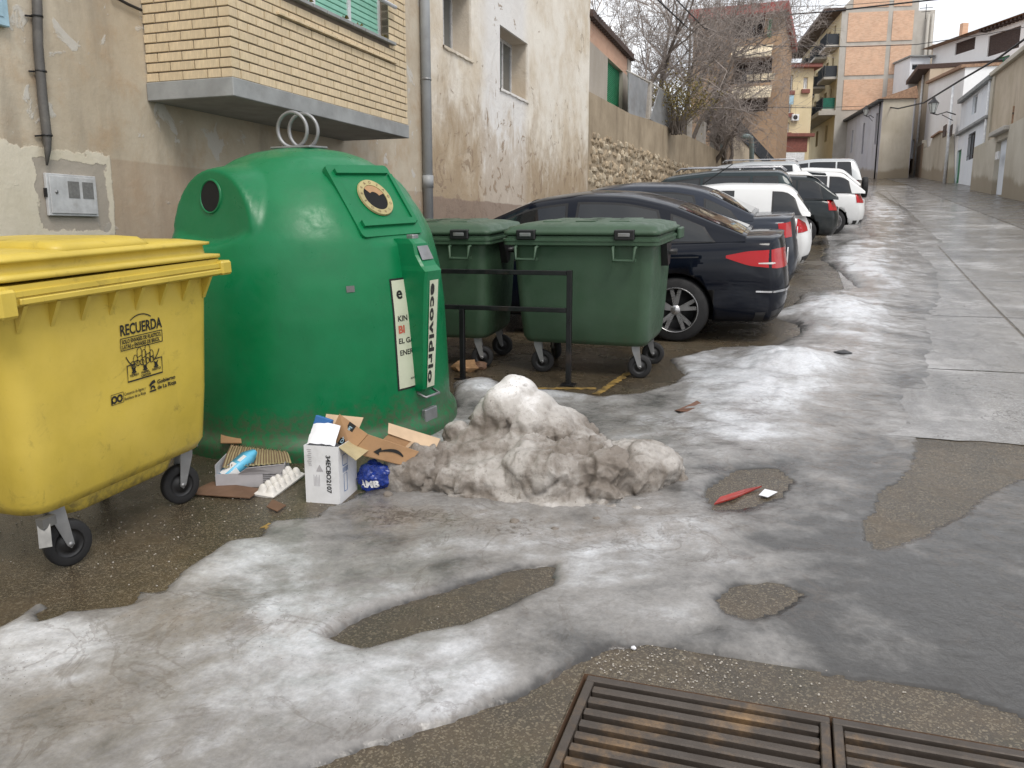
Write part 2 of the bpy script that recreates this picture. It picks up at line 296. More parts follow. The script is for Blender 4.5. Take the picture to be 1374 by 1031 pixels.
def glassm(name, col, rough=.03): 
    n = NT(name); n.set('Base Color', (*col, 1)); n.set('Roughness', rough); n.set('Specular IOR Level', .6); n.set('IOR', 1.5); n.set('Coat Weight', .25); n.set('Coat Roughness', .02); M[name] = n.m
glassm('car_glass', (.010, .012, .013)); glassm('window_glass', (.03, .035, .04), .06); glassm('lens_red', (.40, .006, .010), .2); M['lens_red'].node_tree.nodes['Principled BSDF'].inputs['Coat Weight'].default_value = .35; M['lens_red'].node_tree.nodes['Principled BSDF'].inputs['Specular IOR Level'].default_value = .2; glassm('lens_clear', (.6, .58, .56), .1); glassm('curtain_glass', (.10, .11, .11), .1)
simple('chrome', (.75, .75, .76), .15, 1.); simple('rim_grey', (.42, .42, .43), .3, .8); simple('plate_white', (.75, .75, .75), .4)
simple('rim_dark', (.16, .16, .155), .5, .5)
# ------------------------------------------------------------------ mesh helpers
class MB:
    """Collects shapes; build() links them as ONE mesh object."""
    def __init__(s): s.v = []; s.f = []; s.sm = []
    def add(s, vs, fs, smooth=False):
        o = len(s.v); s.v += [tuple(p) for p in vs]; s.f += [tuple(i+o for i in f) for f in fs]; s.sm += [smooth]*len(fs); return s
    def box(s, x0, x1, y0, y1, z0, z1, b=0.):
        if b <= 0:
            return s.add([(x0, y0, z0), (x1, y0, z0), (x1, y1, z0), (x0, y1, z0), (x0, y0, z1), (x1, y0, z1), (x1, y1, z1), (x0, y1, z1)],
                         [(0, 3, 2, 1), (4, 5, 6, 7), (0, 1, 5, 4), (1, 2, 6, 5), (2, 3, 7, 6), (3, 0, 4, 7)])
        X = (x0, x1); Y = (y0, y1); Z = (z0, z1); vs = []; ix = {}
        for i in (0, 1):
            for j in (0, 1):
                for k in (0, 1):
                    sx, sy, sz = (1-2*i)*b, (1-2*j)*b, (1-2*k)*b
                    for a, p in enumerate(((X[i], Y[j]+sy, Z[k]+sz), (X[i]+sx, Y[j], Z[k]+sz), (X[i]+sx, Y[j]+sy, Z[k]))): ix[i, j, k, a] = len(vs); vs.append(p)
        fs = []
        q = [(0, 0), (1, 0), (1, 1), (0, 1)]
        for i in (0, 1):
            fs.append([ix[i, j, k, 0] for j, k in q]); fs.append([ix[j, i, k, 1] for j, k in q]); fs.append([ix[j, k, i, 2] for j, k in q])
        for a in (0, 1):
            for c in (0, 1):
                fs.append([ix[a, c, 0, 0], ix[a, c, 0, 1], ix[a, c, 1, 1], ix[a, c, 1, 0]])
                fs.append([ix[a, 0, c, 0], ix[a, 0, c, 2], ix[a, 1, c, 2], ix[a, 1, c, 0]])
                fs.append([ix[0, a, c, 1], ix[0, a, c, 2], ix[1, a, c, 2], ix[1, a, c, 1]])
        for i in (0, 1):
            for j in (0, 1):
                for k in (0, 1): fs.append([ix[i, j, k, 0], ix[i, j, k, 1], ix[i, j, k, 2]])
        return s.add(vs, fs)
    def prism(s, poly, h0, h1, fn=lambda a, b, h: (a, b, h)):
        n = len(poly)
        return s.add([fn(a, b, h0) for a, b in poly]+[fn(a, b, h1) for a, b in poly],
                     [tuple(range(n))[::-1], tuple(range(n, 2*n))]+[(i, (i+1) % n, (i+1) % n+n, i+n) for i in range(n)])
    def tube(s, pts, r, n=8, cap=True, closed=False):
        pts = [Vector(p) for p in pts]; m = len(pts); rs = r if isinstance(r, (list, tuple)) else [r]*m; vs = []; fs = []
        up = Vector((0, 0, 1)); prev = None
        for i, p in enumerate(pts):
            t = (pts[(i+1) % m]-pts[i-1]) if closed else (pts[min(i+1, m-1)]-pts[max(i-1, 0)])
            if t.length < 1e-9: t = Vector((0, 0, 1))
            t.normalize()
            if prev is None:
                a = t.cross(up) if abs(t.z) < .95 else t.cross(Vector((1, 0, 0)))
            else: a = prev-t*prev.dot(t)
            a.normalize(); prev = a; c = t.cross(a)
            for k in range(n):
                th = 2*PI*k/n; vs.append(p+(a*math.cos(th)+c*math.sin(th))*rs[i])
        for i in range(m if closed else m-1):
            for k in range(n): i2 = (i+1) % m; fs.append((i*n+k, i*n+(k+1) % n, i2*n+(k+1) % n, i2*n+k))
        if cap and not closed: fs += [tuple(range(n))[::-1], tuple(range((m-1)*n, m*n))]
        return s.add(vs, fs, n > 5)
    def bar(s, a, b, w, h):      # straight square bar
        a = Vector(a); b = Vector(b); t = (b-a).normalized(); u = t.cross(Vector((0, 0, 1)))
        if u.length < .05: u = Vector((1, 0, 0))
        u.normalize(); v = u.cross(t); vs = []
        for p in (a, b):
            for i, j in ((-1, -1), (1, -1), (1, 1), (-1, 1)): vs.append(p+u*i*w/2+v*j*h/2)
        return s.add(vs, [(0, 3, 2, 1), (4, 5, 6, 7), (0, 1, 5, 4), (1, 2, 6, 5), (2, 3, 7, 6), (3, 0, 4, 7)])
    def grid(s, P, smooth=True, closed_u=False):
        """P[i][j] -> point"""
        a = len(P); b = len(P[0]); vs = [p for row in P for p in row]
        fs = [(i*b+j, i*b+j+1, ((i+1) % a)*b+j+1, ((i+1) % a)*b+j) for i in range(a if closed_u else a-1) for j in range(b-1)]
        return s.add(vs, fs, smooth)
    def lathe(s, prof, n=24, c=(0, 0, 0), axis='z', smooth=True):
        vs = []; m = len(prof)
        for k in range(n):
            th = 2*PI*k/n
            for r, h in prof:
                x, y = r*math.cos(th), r*math.sin(th)
                p = (x, y, h) if axis == 'z' else ((x, h, y) if axis == 'y' else (h, x, y))
                vs.append((p[0]+c[0], p[1]+c[1], p[2]+c[2]))
        return s.add(vs, [(k*m+j, ((k+1) % n)*m+j, ((k+1) % n)*m+j+1, k*m+j+1) for k in range(n) for j in range(m-1)], smooth)
    def mesh(s, name, mat, fix=True):
        me = bpy.data.meshes.new(name); me.from_pydata([tuple(p) for p in s.v], [], s.f)
        if fix:
            bm = bmesh.new(); bm.from_mesh(me); bmesh.ops.recalc_face_normals(bm, faces=bm.faces); bm.to_mesh(me); bm.free()
        if len(me.polygons) == len(s.sm): me.polygons.foreach_set('use_smooth', s.sm)
        for m in (mat if isinstance(mat, (list, tuple)) else [mat]): me.materials.append(M[m] if isinstance(m, str) else m)
        me.update(); return me
    def build(s, name, mat, parent=None, fix=True):
        return link(name, s.mesh(name, mat, fix), parent)
def link(name, me, parent=None):
    o = bpy.data.objects.new(name, me); COL.objects.link(o)
    if parent is not None: o.parent = parent
    return o
def tag(o, label=None, cat=None, group=None, kind=None):
    for k, v in (('label', label), ('category', cat), ('group', group), ('kind', kind)):
        if v: o[k] = v
    return o
def thing(name, label, cat, loc=(0, 0, 0), rz=0., tilt=0., group=None):
    o = bpy.data.objects.new(name, None); COL.objects.link(o); o.empty_display_size = .2
    o.matrix_basis = Matrix.Translation(loc) @ Matrix.Rotation(tilt, 4, 'X') @ Matrix.Rotation(rz, 4, 'Z')
    return tag(o, label, cat, group)
def copy_tree(o, parent=None):
    c = o.copy(); COL.objects.link(c)
    if parent is not None: c.parent = parent
    for ch in [q for q in bpy.data.objects if q.parent == o]: copy_tree(ch, c)
    return c
def rring(w, d, r, n=4, cx=0., cy=0.):       # rounded rectangle outline, counter-clockwise
    out = []
    for qx, qy, a0 in ((1, 1, 0), (-1, 1, 90), (-1, -1, 180), (1, -1, 270)):
        for k in range(n+1):
            a = R(a0+90*k/n); out.append((cx+qx*(w/2-r)+r*math.cos(a), cy+qy*(d/2-r)+r*math.sin(a)))
    return out
def loft(mb, rings, cap=(True, True), smooth=True):     # rings: list of lists of 3D points
    n = len(rings[0]); vs = [p for r in rings for p in r]
    fs = [(i*n+k, i*n+(k+1) % n, (i+1)*n+(k+1) % n, (i+1)*n+k) for i in range(len(rings)-1) for k in range(n)]
    mb.add(vs, fs, smooth)
    o = len(mb.v)-len(vs)
    if cap[0]: mb.f.append(tuple(o+i for i in range(n))[::-1]); mb.sm.append(False)
    if cap[1]: mb.f.append(tuple(o+len(vs)-n+i for i in range(n))); mb.sm.append(False)
    return mb
def text2d(body, size, spacing=1., bold=0.):
    cu = bpy.data.curves.new('t', 'FONT'); cu.body = body; cu.size = size; cu.align_x = 'LEFT'; cu.space_character = spacing; cu.offset = bold; cu.resolution_u = 3
    o = bpy.data.objects.new('t', cu); COL.objects.link(o); dg = bpy.context.evaluated_depsgraph_get()
    me = bpy.data.meshes.new_from_object(o.evaluated_get(dg)); vs = [(v.co.x, v.co.y) for v in me.vertices]; fs = [tuple(p.vertices) for p in me.polygons]
    bpy.data.objects.remove(o); bpy.data.curves.remove(cu); bpy.data.meshes.remove(me); return vs, fs
def put_text(mb, body, size, fn, at=(0, 0), spacing=1., bold=0., width=None):
    vs, fs = text2d(body, size, spacing, bold)
    if not vs: return
    w = max(v[0] for v in vs)-min(v[0] for v in vs); k = (width/w) if width else 1.
    mb.add([fn(at[0]+x*k, at[1]+y) for x, y in vs], fs)
def ribbon(mb, pts, w, fn):                  # flat printed line in a 2-D frame
    pts = [Vector(p) for p in pts]; L = []; 
    for i, p in enumerate(pts):
        t = (pts[min(i+1, len(pts)-1)]-pts[max(i-1, 0)]); t = t.normalized() if t.length > 1e-9 else Vector((1, 0)); nn = Vector((-t.y, t.x))*w/2
        L.append((p+nn, p-nn))
    vs = [fn(*q) for a in L for q in a]; mb.add(vs, [(2*i, 2*i+1, 2*i+3, 2*i+2) for i in range(len(L)-1)])
def arc(cx, cy, r, a0, a1, n=16): return [(cx+r*math.cos(R(a0+(a1-a0)*k/n)), cy+r*math.sin(R(a0+(a1-a0)*k/n))) for k in range(n+1)]
# numpy value noise
def vnoise(x, y, seed=0):
    xi = np.floor(x); yi = np.floor(y); xf = x-xi; yf = y-yi
    def h(a, b): v = np.sin(a*127.1+b*311.7+seed*74.7)*43758.5453; return v-np.floor(v)
    u = xf*xf*(3-2*xf); w = yf*yf*(3-2*yf)
    return ((h(xi, yi)*(1-u)+h(xi+1, yi)*u)*(1-w)+(h(xi, yi+1)*(1-u)+h(xi+1, yi+1)*u)*w)*2-1
def fbm(x, y, o=4, seed=0, g=.5):
    r = 0; a = 1; t = 0
    for k in range(o): r = r+a*vnoise(x*2**k, y*2**k, seed+k*13); t += a; a *= g
    return r/t
def sst(x, a, b): t = np.clip((x-a)/(b-a), 0, 1); return t*t*(3-2*t)
def polysd(X, Y, poly):                      # signed distance, positive inside
    d = np.full(X.shape, 1e9); ins = np.zeros(X.shape, bool); n = len(poly)
    for i in range(n):
        ax, ay = poly[i][:2]; bx, by = poly[(i+1) % n][:2]; ex, ey = bx-ax, by-ay; wx, wy = X-ax, Y-ay
        t = np.clip((wx*ex+wy*ey)/(ex*ex+ey*ey+1e-12), 0, 1); d = np.minimum(d, (wx-ex*t)**2+(wy-ey*t)**2)
        c = ((ay > Y) != (by > Y)) & (X < (bx-ax)*(Y-ay)/(by-ay+1e-12)+ax); ins ^= c
    return np.where(ins, 1, -1)*np.sqrt(d)
def height_mesh(name, X, Y, Z, mats, keep=None, attrs=None):
    a, b = X.shape; co = np.stack([X, Y, Z], -1).reshape(-1, 3)
    idx = np.arange(a*b).reshape(a, b); q = np.stack([idx[:-1, :-1], idx[:-1, 1:], idx[1:, 1:], idx[1:, :-1]], -1).reshape(-1, 4)
    if keep is not None:
        k = keep.reshape(-1); q = q[(k[q]).any(1)]
        used = np.unique(q); mp = np.full(a*b, -1); mp[used] = np.arange(len(used)); co = co[used]; q = mp[q]
        attrs = {n: v.reshape(-1)[used] for n, v in (attrs or {}).items()}
    else: attrs = {n: v.reshape(-1) for n, v in (attrs or {}).items()}
    # rows run along +Y, columns along +X -> flip so that normals point up
    me = bpy.data.meshes.new(name); me.vertices.add(len(co)); me.vertices.foreach_set('co', co.astype(np.float32).ravel())
    me.loops.add(len(q)*4); me.loops.foreach_set('vertex_index', q.astype(np.int32).ravel()); me.polygons.add(len(q))
    me.polygons.foreach_set('loop_start', np.arange(0, len(q)*4, 4, dtype=np.int32)); me.polygons.foreach_set('use_smooth', np.ones(len(q), bool))
    me.update(calc_edges=True); me.validate()
    for n, v in attrs.items(): me.attributes.new(n, 'FLOAT', 'POINT').data.foreach_set('value', v.astype(np.float32))
    for m in mats: me.materials.append(M[m])
    return me

# ------------------------------------------------------------------ the street: ground, concrete carriageway, drain pit
WALLX = -5.3
GX0, GX1, GY0, GY1 = -.62, 2.62, 1.86, 2.64          # opening of the drain
xs = [-60, -20, -8, -5.3, -4, -3, -2, -1.2, GX0, .2, 1.2, GX1, 4, 6, 9, 14, 30, 90]
ys = [-12, -6, -2, 0, 1, GY0, GY1, 3, 3.5, 4, 4.5, 5]+[5.5+.5*k for k in range(40)]+[26+2*k for k in range(50)]+[140, 180, 260]
gm = MB()
vid = {}
for j, y in enumerate(ys):
    for i, x in enumerate(xs): vid[i, j] = len(gm.v); gm.v.append((x, y, gz(y)))
for j in range(len(ys)-1):
    for i in range(len(xs)-1):
        if xs[i] >= GX0-1e-6 and xs[i+1] <= GX1+1e-6 and abs(ys[j]-GY0) < 1e-6: continue
        gm.f.append((vid[i, j], vid[i+1, j], vid[i+1, j+1], vid[i, j+1])); gm.sm.append(False)
ground = tag(gm.build('ground', 'asphalt', fix=False), kind='structure')
# concrete slabs of the carriageway, joints open to the asphalt bed
road = MB(); road.box(.75, 5.6, 60, 61, gz(60)-.3, gz(60)-.2)
road_o = bpy.data.objects.new('road', None); COL.objects.link(road_o); tag(road_o, kind='structure')
def slab(x0, x1, y0, y1, x0b=None, x1b=None):
    x0b = x0 if x0b is None else x0b; x1b = x1 if x1b is None else x1b
    n = max(2, int((y1-y0)/.5)); g = .012; P = []; nc = 24; rnd = random.Random(int(y0*10+x0*7)); j0 = [rnd.uniform(0, .06) if y0 < 6 else rnd.uniform(0, .015) for _ in range(nc+1)]
    for k in range(n+1):
        t = k/n; y = y0+g+(y1-y0-2*g)*t; xa_, xb_ = x0+(x0b-x0)*t+g, x1+(x1b-x1)*t-g
        P.append([(xa_, y, gz(y)-.02)]+[(xa_+.006+(xb_-xa_-.012)*q/nc, y+(j0[q] if k == 0 else 0), gz(y)+.006) for q in range(nc+1)]+[(xb_, y, gz(y)-.02)])
    m = MB().grid(P, False); return m.build('slab', 'concrete_road', road_o)
jy = [5.95, 8.25, 11.3, 14.6, 18, 22, 26.5, 31, 36, 42, 49, 57]
def xr_edge(y): return 5.1+.03*(y-10)
for k in range(len(jy)-1):
    y0, y1 = jy[k], jy[k+1]
    mid0, mid1 = 2.3+.055*(y0-8), 2.3+.055*(y1-8)
    slab(.35 if y0 < 6 else .75, mid0, y0, y1, .75, mid1); slab(mid0, xr_edge(y0), y0, y1, mid1, xr_edge(y1))
# drain pit
pit = MB()
z0 = gz(2.2)
pit.add([(GX0, GY0, gz(GY0)), (GX1, GY0, gz(GY0)), (GX1, GY1, gz(GY1)), (GX0, GY1, gz(GY1)), (GX0, GY0, z0-.32), (GX1, GY0, z0-.32), (GX1, GY1, z0-.32), (GX0, GY1, z0-.32)],
        [(0, 1, 5, 4), (1, 2, 6, 5), (2, 3, 7, 6), (3, 0, 4, 7), (4, 5, 6, 7)])
P = [[(GX0+(GX1-GX0)*i/40, GY0+(GY1-GY0)*j/16, z0-.17+.05*float(fbm(np.array(i*.31), np.array(j*.4), 3, 5))) for j in range(17)] for i in range(41)]
pit.grid(P)
tag(pit.build('drain_pit', 'rust_silt'), kind='structure')
# cracks with silt and faded yellow bay lines on the parking lane
def strip_on_ground(name, pts, w, mat, lift, parent=None, jit=.25, n=40):
    P = []; pts = [Vector((p[0], p[1])) for p in pts]; seg = [(pts[i+1]-pts[i]).length for i in range(len(pts)-1)]; T = sum(seg)
    for k in range(n+1):
        d = T*k/n; i = 0
        while i < len(seg)-1 and d > seg[i]: d -= seg[i]; i += 1
        t = (pts[i+1]-pts[i]).normalized(); p = pts[i]+t*d; nn = Vector((-t.y, t.x)); a = w*(1-jit+jit*random.random()); b = w*(1-jit+jit*random.random())
        P.append([(q.x, q.y, gz(q.y)+lift) for q in (p+nn*a/2, p, p-nn*b/2)])
    return MB().grid(P, False).build(name, mat, parent)
for k, pts in enumerate(([G(605, 545), G(600, 560), G(535, 590)], [G(640, 520), G(700, 522), G(800, 522)], [G(845, 500), G(800, 530)], [G(355, 706), G(412, 716)])):
    strip_on_ground('bay_line', pts, .09, 'yellow_paint', .0045, ground, .5)

# ------------------------------------------------------------------ the drain grates
def grate(x0, x1, label):
    t = thing('drain_grate', label, 'drain grate', ((x0+x1)/2, (GY0+GY1)/2, gz((GY0+GY1)/2)), 0, slope(2), 'drain grates across the street')
    hw = (x1-x0)/2-.004; hd = (GY1-GY0)/2-.012
    f = MB(); f.box(-hw, hw, hd-.032, hd, -.05, .006, .003); f.box(-hw, hw, -hd, -hd+.032, -.05, .006, .003); f.box(-hw, -hw+.03, -hd+.034, hd-.034, -.05, .006, .003); f.box(hw-.03, hw, -hd+.034, hd-.034, -.05, .006, .003)
    f.build('frame', 'iron', t)
    bm_ = MB().box(-hw+.031, hw-.031, -.0165, .0165, -.042, 0, .005).mesh('bar', 'iron')
    n = 11
    for k in range(n):
        o = link('bar', bm_, t); o.location = (0, -hd+.066+(2*hd-.132)*k/(n-1), random.uniform(-.002, .002))
grate(GX0+.012, .205, 'rusty iron drain grate with its left end at the concrete edge')
grate(.205, 1.02, 'rusty iron drain grate cut by the bottom right corner of the photo')
grate(1.02, 1.83, 'rusty iron drain grate third from the left end of the drain'); grate(1.83, 2.61, 'rusty iron drain grate fourth from the left end of the drain')
cb = MB()
for k in range(24):
    y0 = GY0+(GY1+.06-GY0)*k/24
    y1 = GY0+(GY1+.06-GY0)*(k+1)/24
    cb.add([(GX0-.15, y0, gz(y0)+.004), (GX0-.004, y0, gz(y0)+.006), (GX0-.004, y1, gz(y1)+.006), (GX0-.15, y1, gz(y1)+.004)], [(0, 1, 2, 3)])
cb.build('concrete_collar', 'asphalt', ground)

# ------------------------------------------------------------------ the ice sheet
ice_px = [(-260, 930), (0, 845), (56, 806), (81, 824), (168, 811), (188, 791), (219, 796), (244, 768), (306, 732), (351, 724), (357, 696), (423, 694), (440, 680), (489, 661), (520, 640), (560, 590), (612, 548), (608, 512), (640, 511), (700, 524), (813, 535), (860, 529), (897, 517), (916, 504), (900, 484), (960, 470), (1036, 466), (1072, 449), (1067, 436), (1023, 423), (1058, 411), (1083, 392), (1148, 387), (1125, 366), (1100, 348), (1103, 334), (1140, 322), (1165, 318), (1150, 306), (1150, 285), (1157, 262), (1163, 251),
          (1180, 258), (1219, 281), (1273, 327), (1240, 338), (1266, 362), (1276, 414), (1278, 450), (1265, 485), (1280, 512), (1278, 548), (1262, 572), (1232, 588), (1222, 628), (1180, 676), (1164, 705), (1180, 737), (1232, 722), (1290, 690), (1374, 640), (1600, 600), (1600, 1010), (1374, 966), (1280, 934), (1160, 920), (1060, 900), (1010, 890), (930, 876), (860, 862), (805, 878), (762, 905), (738, 921), (650, 950), (560, 985), (420, 1033), (300, 1090), (-400, 1260)]
hole_px = [[(442, 858), (500, 825), (600, 796), (680, 770), (742, 761), (738, 786), (700, 802), (620, 840), (560, 850), (490, 873)],
           [(948, 660), (990, 633), (1040, 629), (1060, 645), (1042, 668), (1000, 682), (960, 684)], [(966, 806), (990, 788), (1040, 784), (1070, 799), (1050, 815), (1010, 830), (975, 824)],
           [(-60, 800), (0, 798), (48, 794), (52, 806), (10, 826), (-60, 838)], [(48, 824), (80, 814), (78, 829), (58, 836)]]
ice_poly = [G(*p) for p in ice_px]; holes = [[G(*p) for p in h] for h in hole_px]
yy = np.concatenate([np.arange(1.3, 6.4, .021), np.arange(6.4, 12, .042), np.arange(12, 48, .13)]); xx = np.arange(-4.6, 5.4, .026)
Xg, Yg = np.meshgrid(xx, yy)
D = polysd(Xg, Yg, ice_poly)
D = D+.05*fbm(Xg*3.1, Yg*3.1, 5, 3)*np.clip(1-D/.5, 0, 1)
for h in holes: D = np.minimum(D, -polysd(Xg, Yg, h)+.012*fbm(Xg*9, Yg*9, 3, 8)-.004)
def gauss(px, py, rx, ry, amp):
    g = G(px, py); return amp*np.exp(-(((Xg-g[0])/rx)**2+((Yg-g[1])/ry)**2))
lump = fbm(Xg*2.2, Yg*1.6, 5, 21); rough = fbm(Xg*9, Yg*8, 4, 31); ridg = 1-np.abs(fbm(Xg*3.2+Yg*.4, Yg*2.6, 4, 41))*2
edge = .028+.42*sst(Xg, -.6, 1.0)*sst(Yg, 3.9, 5)*(1-.6*sst(Yg, 9, 14))
cr_ = -.54*Xg+.84*Yg; al_ = .84*Xg+.54*Yg; nearm = sst(-Yg, -7, -4.5)
tr = (fbm(cr_*3.4+.25*fbm(al_*1.1, cr_*1.1, 3, 14), al_*.55, 4, 17)*nearm+fbm(Xg*3.2, Yg*.5, 4, 19)*(1-nearm))
trr = 1-np.abs(tr)*2.4
soft = 1-np.exp(-np.clip(D, 0, 9)/edge)
bright = gauss(1060, 492, .42, .7, 1)+gauss(1000, 525, .6, .6, .55)+gauss(1120, 420, .45, 1.3, .9)+gauss(1150, 360, .6, 2.5, .5)+gauss(1190, 280, .9, 6, .6)+gauss(640, 525, .35, .35, 1.)+gauss(310, 745, .3, .22, .7)+gauss(60, 840, .4, .2, .7)+gauss(380, 830, .8, .35, .35)+gauss(620, 910, .9, .3, .45)+gauss(860, 790, .7, .35, .3)+gauss(300, 950, .9, .35, .35)+gauss(1000, 560, .7, .6, .35)+gauss(760, 530, .5, .25, .6)+gauss(950, 600, .5, .5, .3)
farm = sst(Yg, 6, 9)*sst(-(Xg-.07*(Yg-8)), -1.9, -.7); bright = bright+.5*farm
dull = gauss(1130, 800, .5, .5, .5)+gauss(1230, 860, .55, .5, 1.)+gauss(1330, 780, .7, .7, 1.1)+gauss(1374, 900, .5, .4, .8)+gauss(1200, 720, .4, .3, .6)+gauss(1180, 640, .35, .8, .35)+gauss(1250, 540, .3, 1.2, .45)+gauss(1245, 430, .35, 2.5, .5)+gauss(480, 700, .5, .2, .4)+gauss(180, 850, .4, .2, .5)+gauss(130, 960, .5, .25, .4)+gauss(1000, 880, .6, .15, .3)
rel = .028+.045*np.clip(bright, 0, 1.3)-.030*np.clip(dull, 0, 1)
hgt = -.006+soft*(rel+.008*trr+.005*tr+.014*lump+.009*rough+.014*ridg*np.clip(.5+bright, 0, 1.2))
hgt = hgt+soft*np.clip(gauss(1060, 492, .3, .4, 1)+gauss(1120, 420, .4, .8, .8), 0, 1)*(.05+.06*np.abs(fbm(Xg*5, Yg*5, 4, 77)))
hgt = hgt*(.55+.45*np.clip(bright, 0, 1)*sst(Yg, 4.2, 5.5))
trk = G(600, 818); hgt = hgt+.010*soft*np.exp(-((Yg-2.75-.12*(Xg+1.4))/.18)**2)*sst(-Xg, -.4, .8)
hgt = np.where(D > 0, np.maximum(hgt, .003+.004*rough*0), -.03-.05*np.clip(-D, 0, .4))
thick = np.clip(soft*(.35+.52*bright-.38*dull+.16*trr)+.06*lump, 0, 1.2)
dirt = np.clip(.18+.35*fbm(Xg*1.3, Yg*1.1, 4, 55)+gauss(240, 830, .6, .2, .45)+gauss(700, 720, 1.0, .25, .45)+gauss(900, 700, .7, .3, .35)+gauss(520, 690, .5, .15, .45)+gauss(830, 830, .7, .2, .2)+gauss(100, 960, .5, .2, .4)-gauss(1300, 820, .9, .7, .6)-.25*bright, 0, 1)
keep = D > -.035
ice_o = link('ice_sheet', height_mesh('ice_sheet', Xg, Yg, gzn(Yg)+hgt, ['ice'], keep, dict(thick=thick, dirt=dirt)))
tag(ice_o, 'trodden grey ice and slush covering the street', 'ice', kind='stuff')

# ------------------------------------------------------------------ the ploughed-up pile of dirty snow
PXc, PYc = -1.32, 4.6
lumps = [(668, 575, 4.76, .15, .22, .21, 1.), (688, 560, 4.78, .17, .24, .25, .95), (712, 578, 4.78, .20, .26, .23, 1.), (742, 590, 4.80, .22, .26, .20, 1.), (772, 606, 4.80, .22, .26, .155, 1.), (700, 612, 4.72, .42, .34, .22, .9), (650, 622, 4.60, .28, .28, .19, .85),
         (640, 646, 4.40, .42, .27, .165, .7), (735, 640, 4.36, .24, .24, .175, .7), (795, 636, 4.46, .24, .24, .165, .75), (560, 638, 4.27, .19, .19, .155, .65), (845, 630, 4.62, .25, .24, .145, .8), (888, 640, 4.80, .15, .17, .10, .9),
         (612, 582, 4.62, .07, .075, .07, 1.), (636, 598, 4.58, .12, .12, .11, 1.), (588, 612, 4.44, .09, .1, .08, 1.), (720, 672, 4.32, .66, .27, .09, .9), (560, 662, 4.28, .19, .18, .07, .9)]
bm = bmesh.new()
for li, (px, py, Yl, rx, ry_, rz_, pw) in enumerate(lumps):
    c = Vector(atY(px, py, Yl))-Vector((PXc, PYc, gz(PYc))); r_ = bmesh.ops.create_icosphere(bm, subdivisions=5, radius=1)
    for v in r_['verts']:
        q = v.co.copy(); q = Vector([math.copysign(abs(a)**pw, a) for a in q]); k = 1+.13*mnoise.noise(q*1.3+Vector((li*7.3, 0, 0))); v.co = c+Vector((q.x*rx*k, q.y*ry_*k, q.z*rz_*k))*1.05
bm.verts.ensure_lookup_table()
tmp_me = bpy.data.meshes.new('tmp'); bm.to_mesh(tmp_me); bm.free(); tmp = link('tmp', tmp_me)
md = tmp.modifiers.new('r', 'REMESH'); md.mode = 'VOXEL'; md.voxel_size = .0115; ms = tmp.modifiers.new('s', 'SMOOTH'); ms.factor = .5; ms.iterations = 7
dg = bpy.context.evaluated_depsgraph_get(); me = bpy.data.meshes.new_from_object(tmp.evaluated_get(dg)); bpy.data.objects.remove(tmp); me.name = 'snow_pile'
n_ = len(me.vertices); co = np.empty(n_*3, np.float32); me.vertices.foreach_get('co', co); co = co.reshape(-1, 3); no = np.empty(n_*3, np.float32); me.vertices.foreach_get('normal', no); no = no.reshape(-1, 3)
cl_ = np.zeros(n_, np.float32); dv_ = np.zeros(n_, np.float32)
for i in range(n_):
    q = Vector(co[i]); low = 1-min(1, max(0, (q.z-.22)/.22)); hb_ = mnoise.fractal(q*7.5, .7, 2.1, 4); rg = 1-abs(mnoise.noise(q*11+Vector((3, 1, 4))))*2; pit_ = mnoise.noise(q*15+Vector((9, 2, 0)))

    def chip(sc_, sd_):
        vr = mnoise.voronoi(q*sc_+Vector((sd_, sd_*2, 0))); p_ = vr[1][0]; d_ = mnoise.cell_vector(p_*3.7+Vector((.31, .77, .13)))-Vector((.5, .5, .5)); return (q*sc_+Vector((sd_, sd_*2, 0))-p_).dot(d_)+.5*(d_.x), vr[0][1]-vr[0][0]
    c1, e1 = chip(5.5, 3.1); c2, e2 = chip(13., 7.7); fine_ = mnoise.fractal(q*22, .8, 2.1, 3); mid_ = mnoise.noise(q*4+Vector((1, 2, 3)))
    r2 = min(1, e2*3)
    mk = min(1, max(.25, .6+1.6*mnoise.noise(q*2.6+Vector((4, 4, 9)))))*(.15+.85*low); tb = abs(mnoise.noise(q*6.5+Vector((7, 3, 2)))); tb2 = abs(mnoise.noise(q*14+Vector((1, 9, 2))))
    dv_[i] = .026*mid_+.012*low*mnoise.noise(q*7.5)+mk*(.075*(.35-tb)+.042*(.3-tb2)+.07*c1+.03*c2)+(.001+.009*low)*fine_-.012*mk*max(0, 1-e1*5)
    big = mnoise.noise(q*3.2+Vector((5, 5, 1)))
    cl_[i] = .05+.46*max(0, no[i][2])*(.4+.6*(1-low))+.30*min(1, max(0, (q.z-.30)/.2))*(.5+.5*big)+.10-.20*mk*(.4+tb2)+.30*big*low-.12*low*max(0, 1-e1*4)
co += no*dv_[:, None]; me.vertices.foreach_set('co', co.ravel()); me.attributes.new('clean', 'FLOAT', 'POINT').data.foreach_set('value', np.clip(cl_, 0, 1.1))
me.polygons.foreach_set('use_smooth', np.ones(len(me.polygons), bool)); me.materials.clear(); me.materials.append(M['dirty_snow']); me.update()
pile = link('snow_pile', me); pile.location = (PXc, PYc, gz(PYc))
tag(pile, 'heap of dirty brown frozen snow in front of the green bottle bank', 'snow pile')
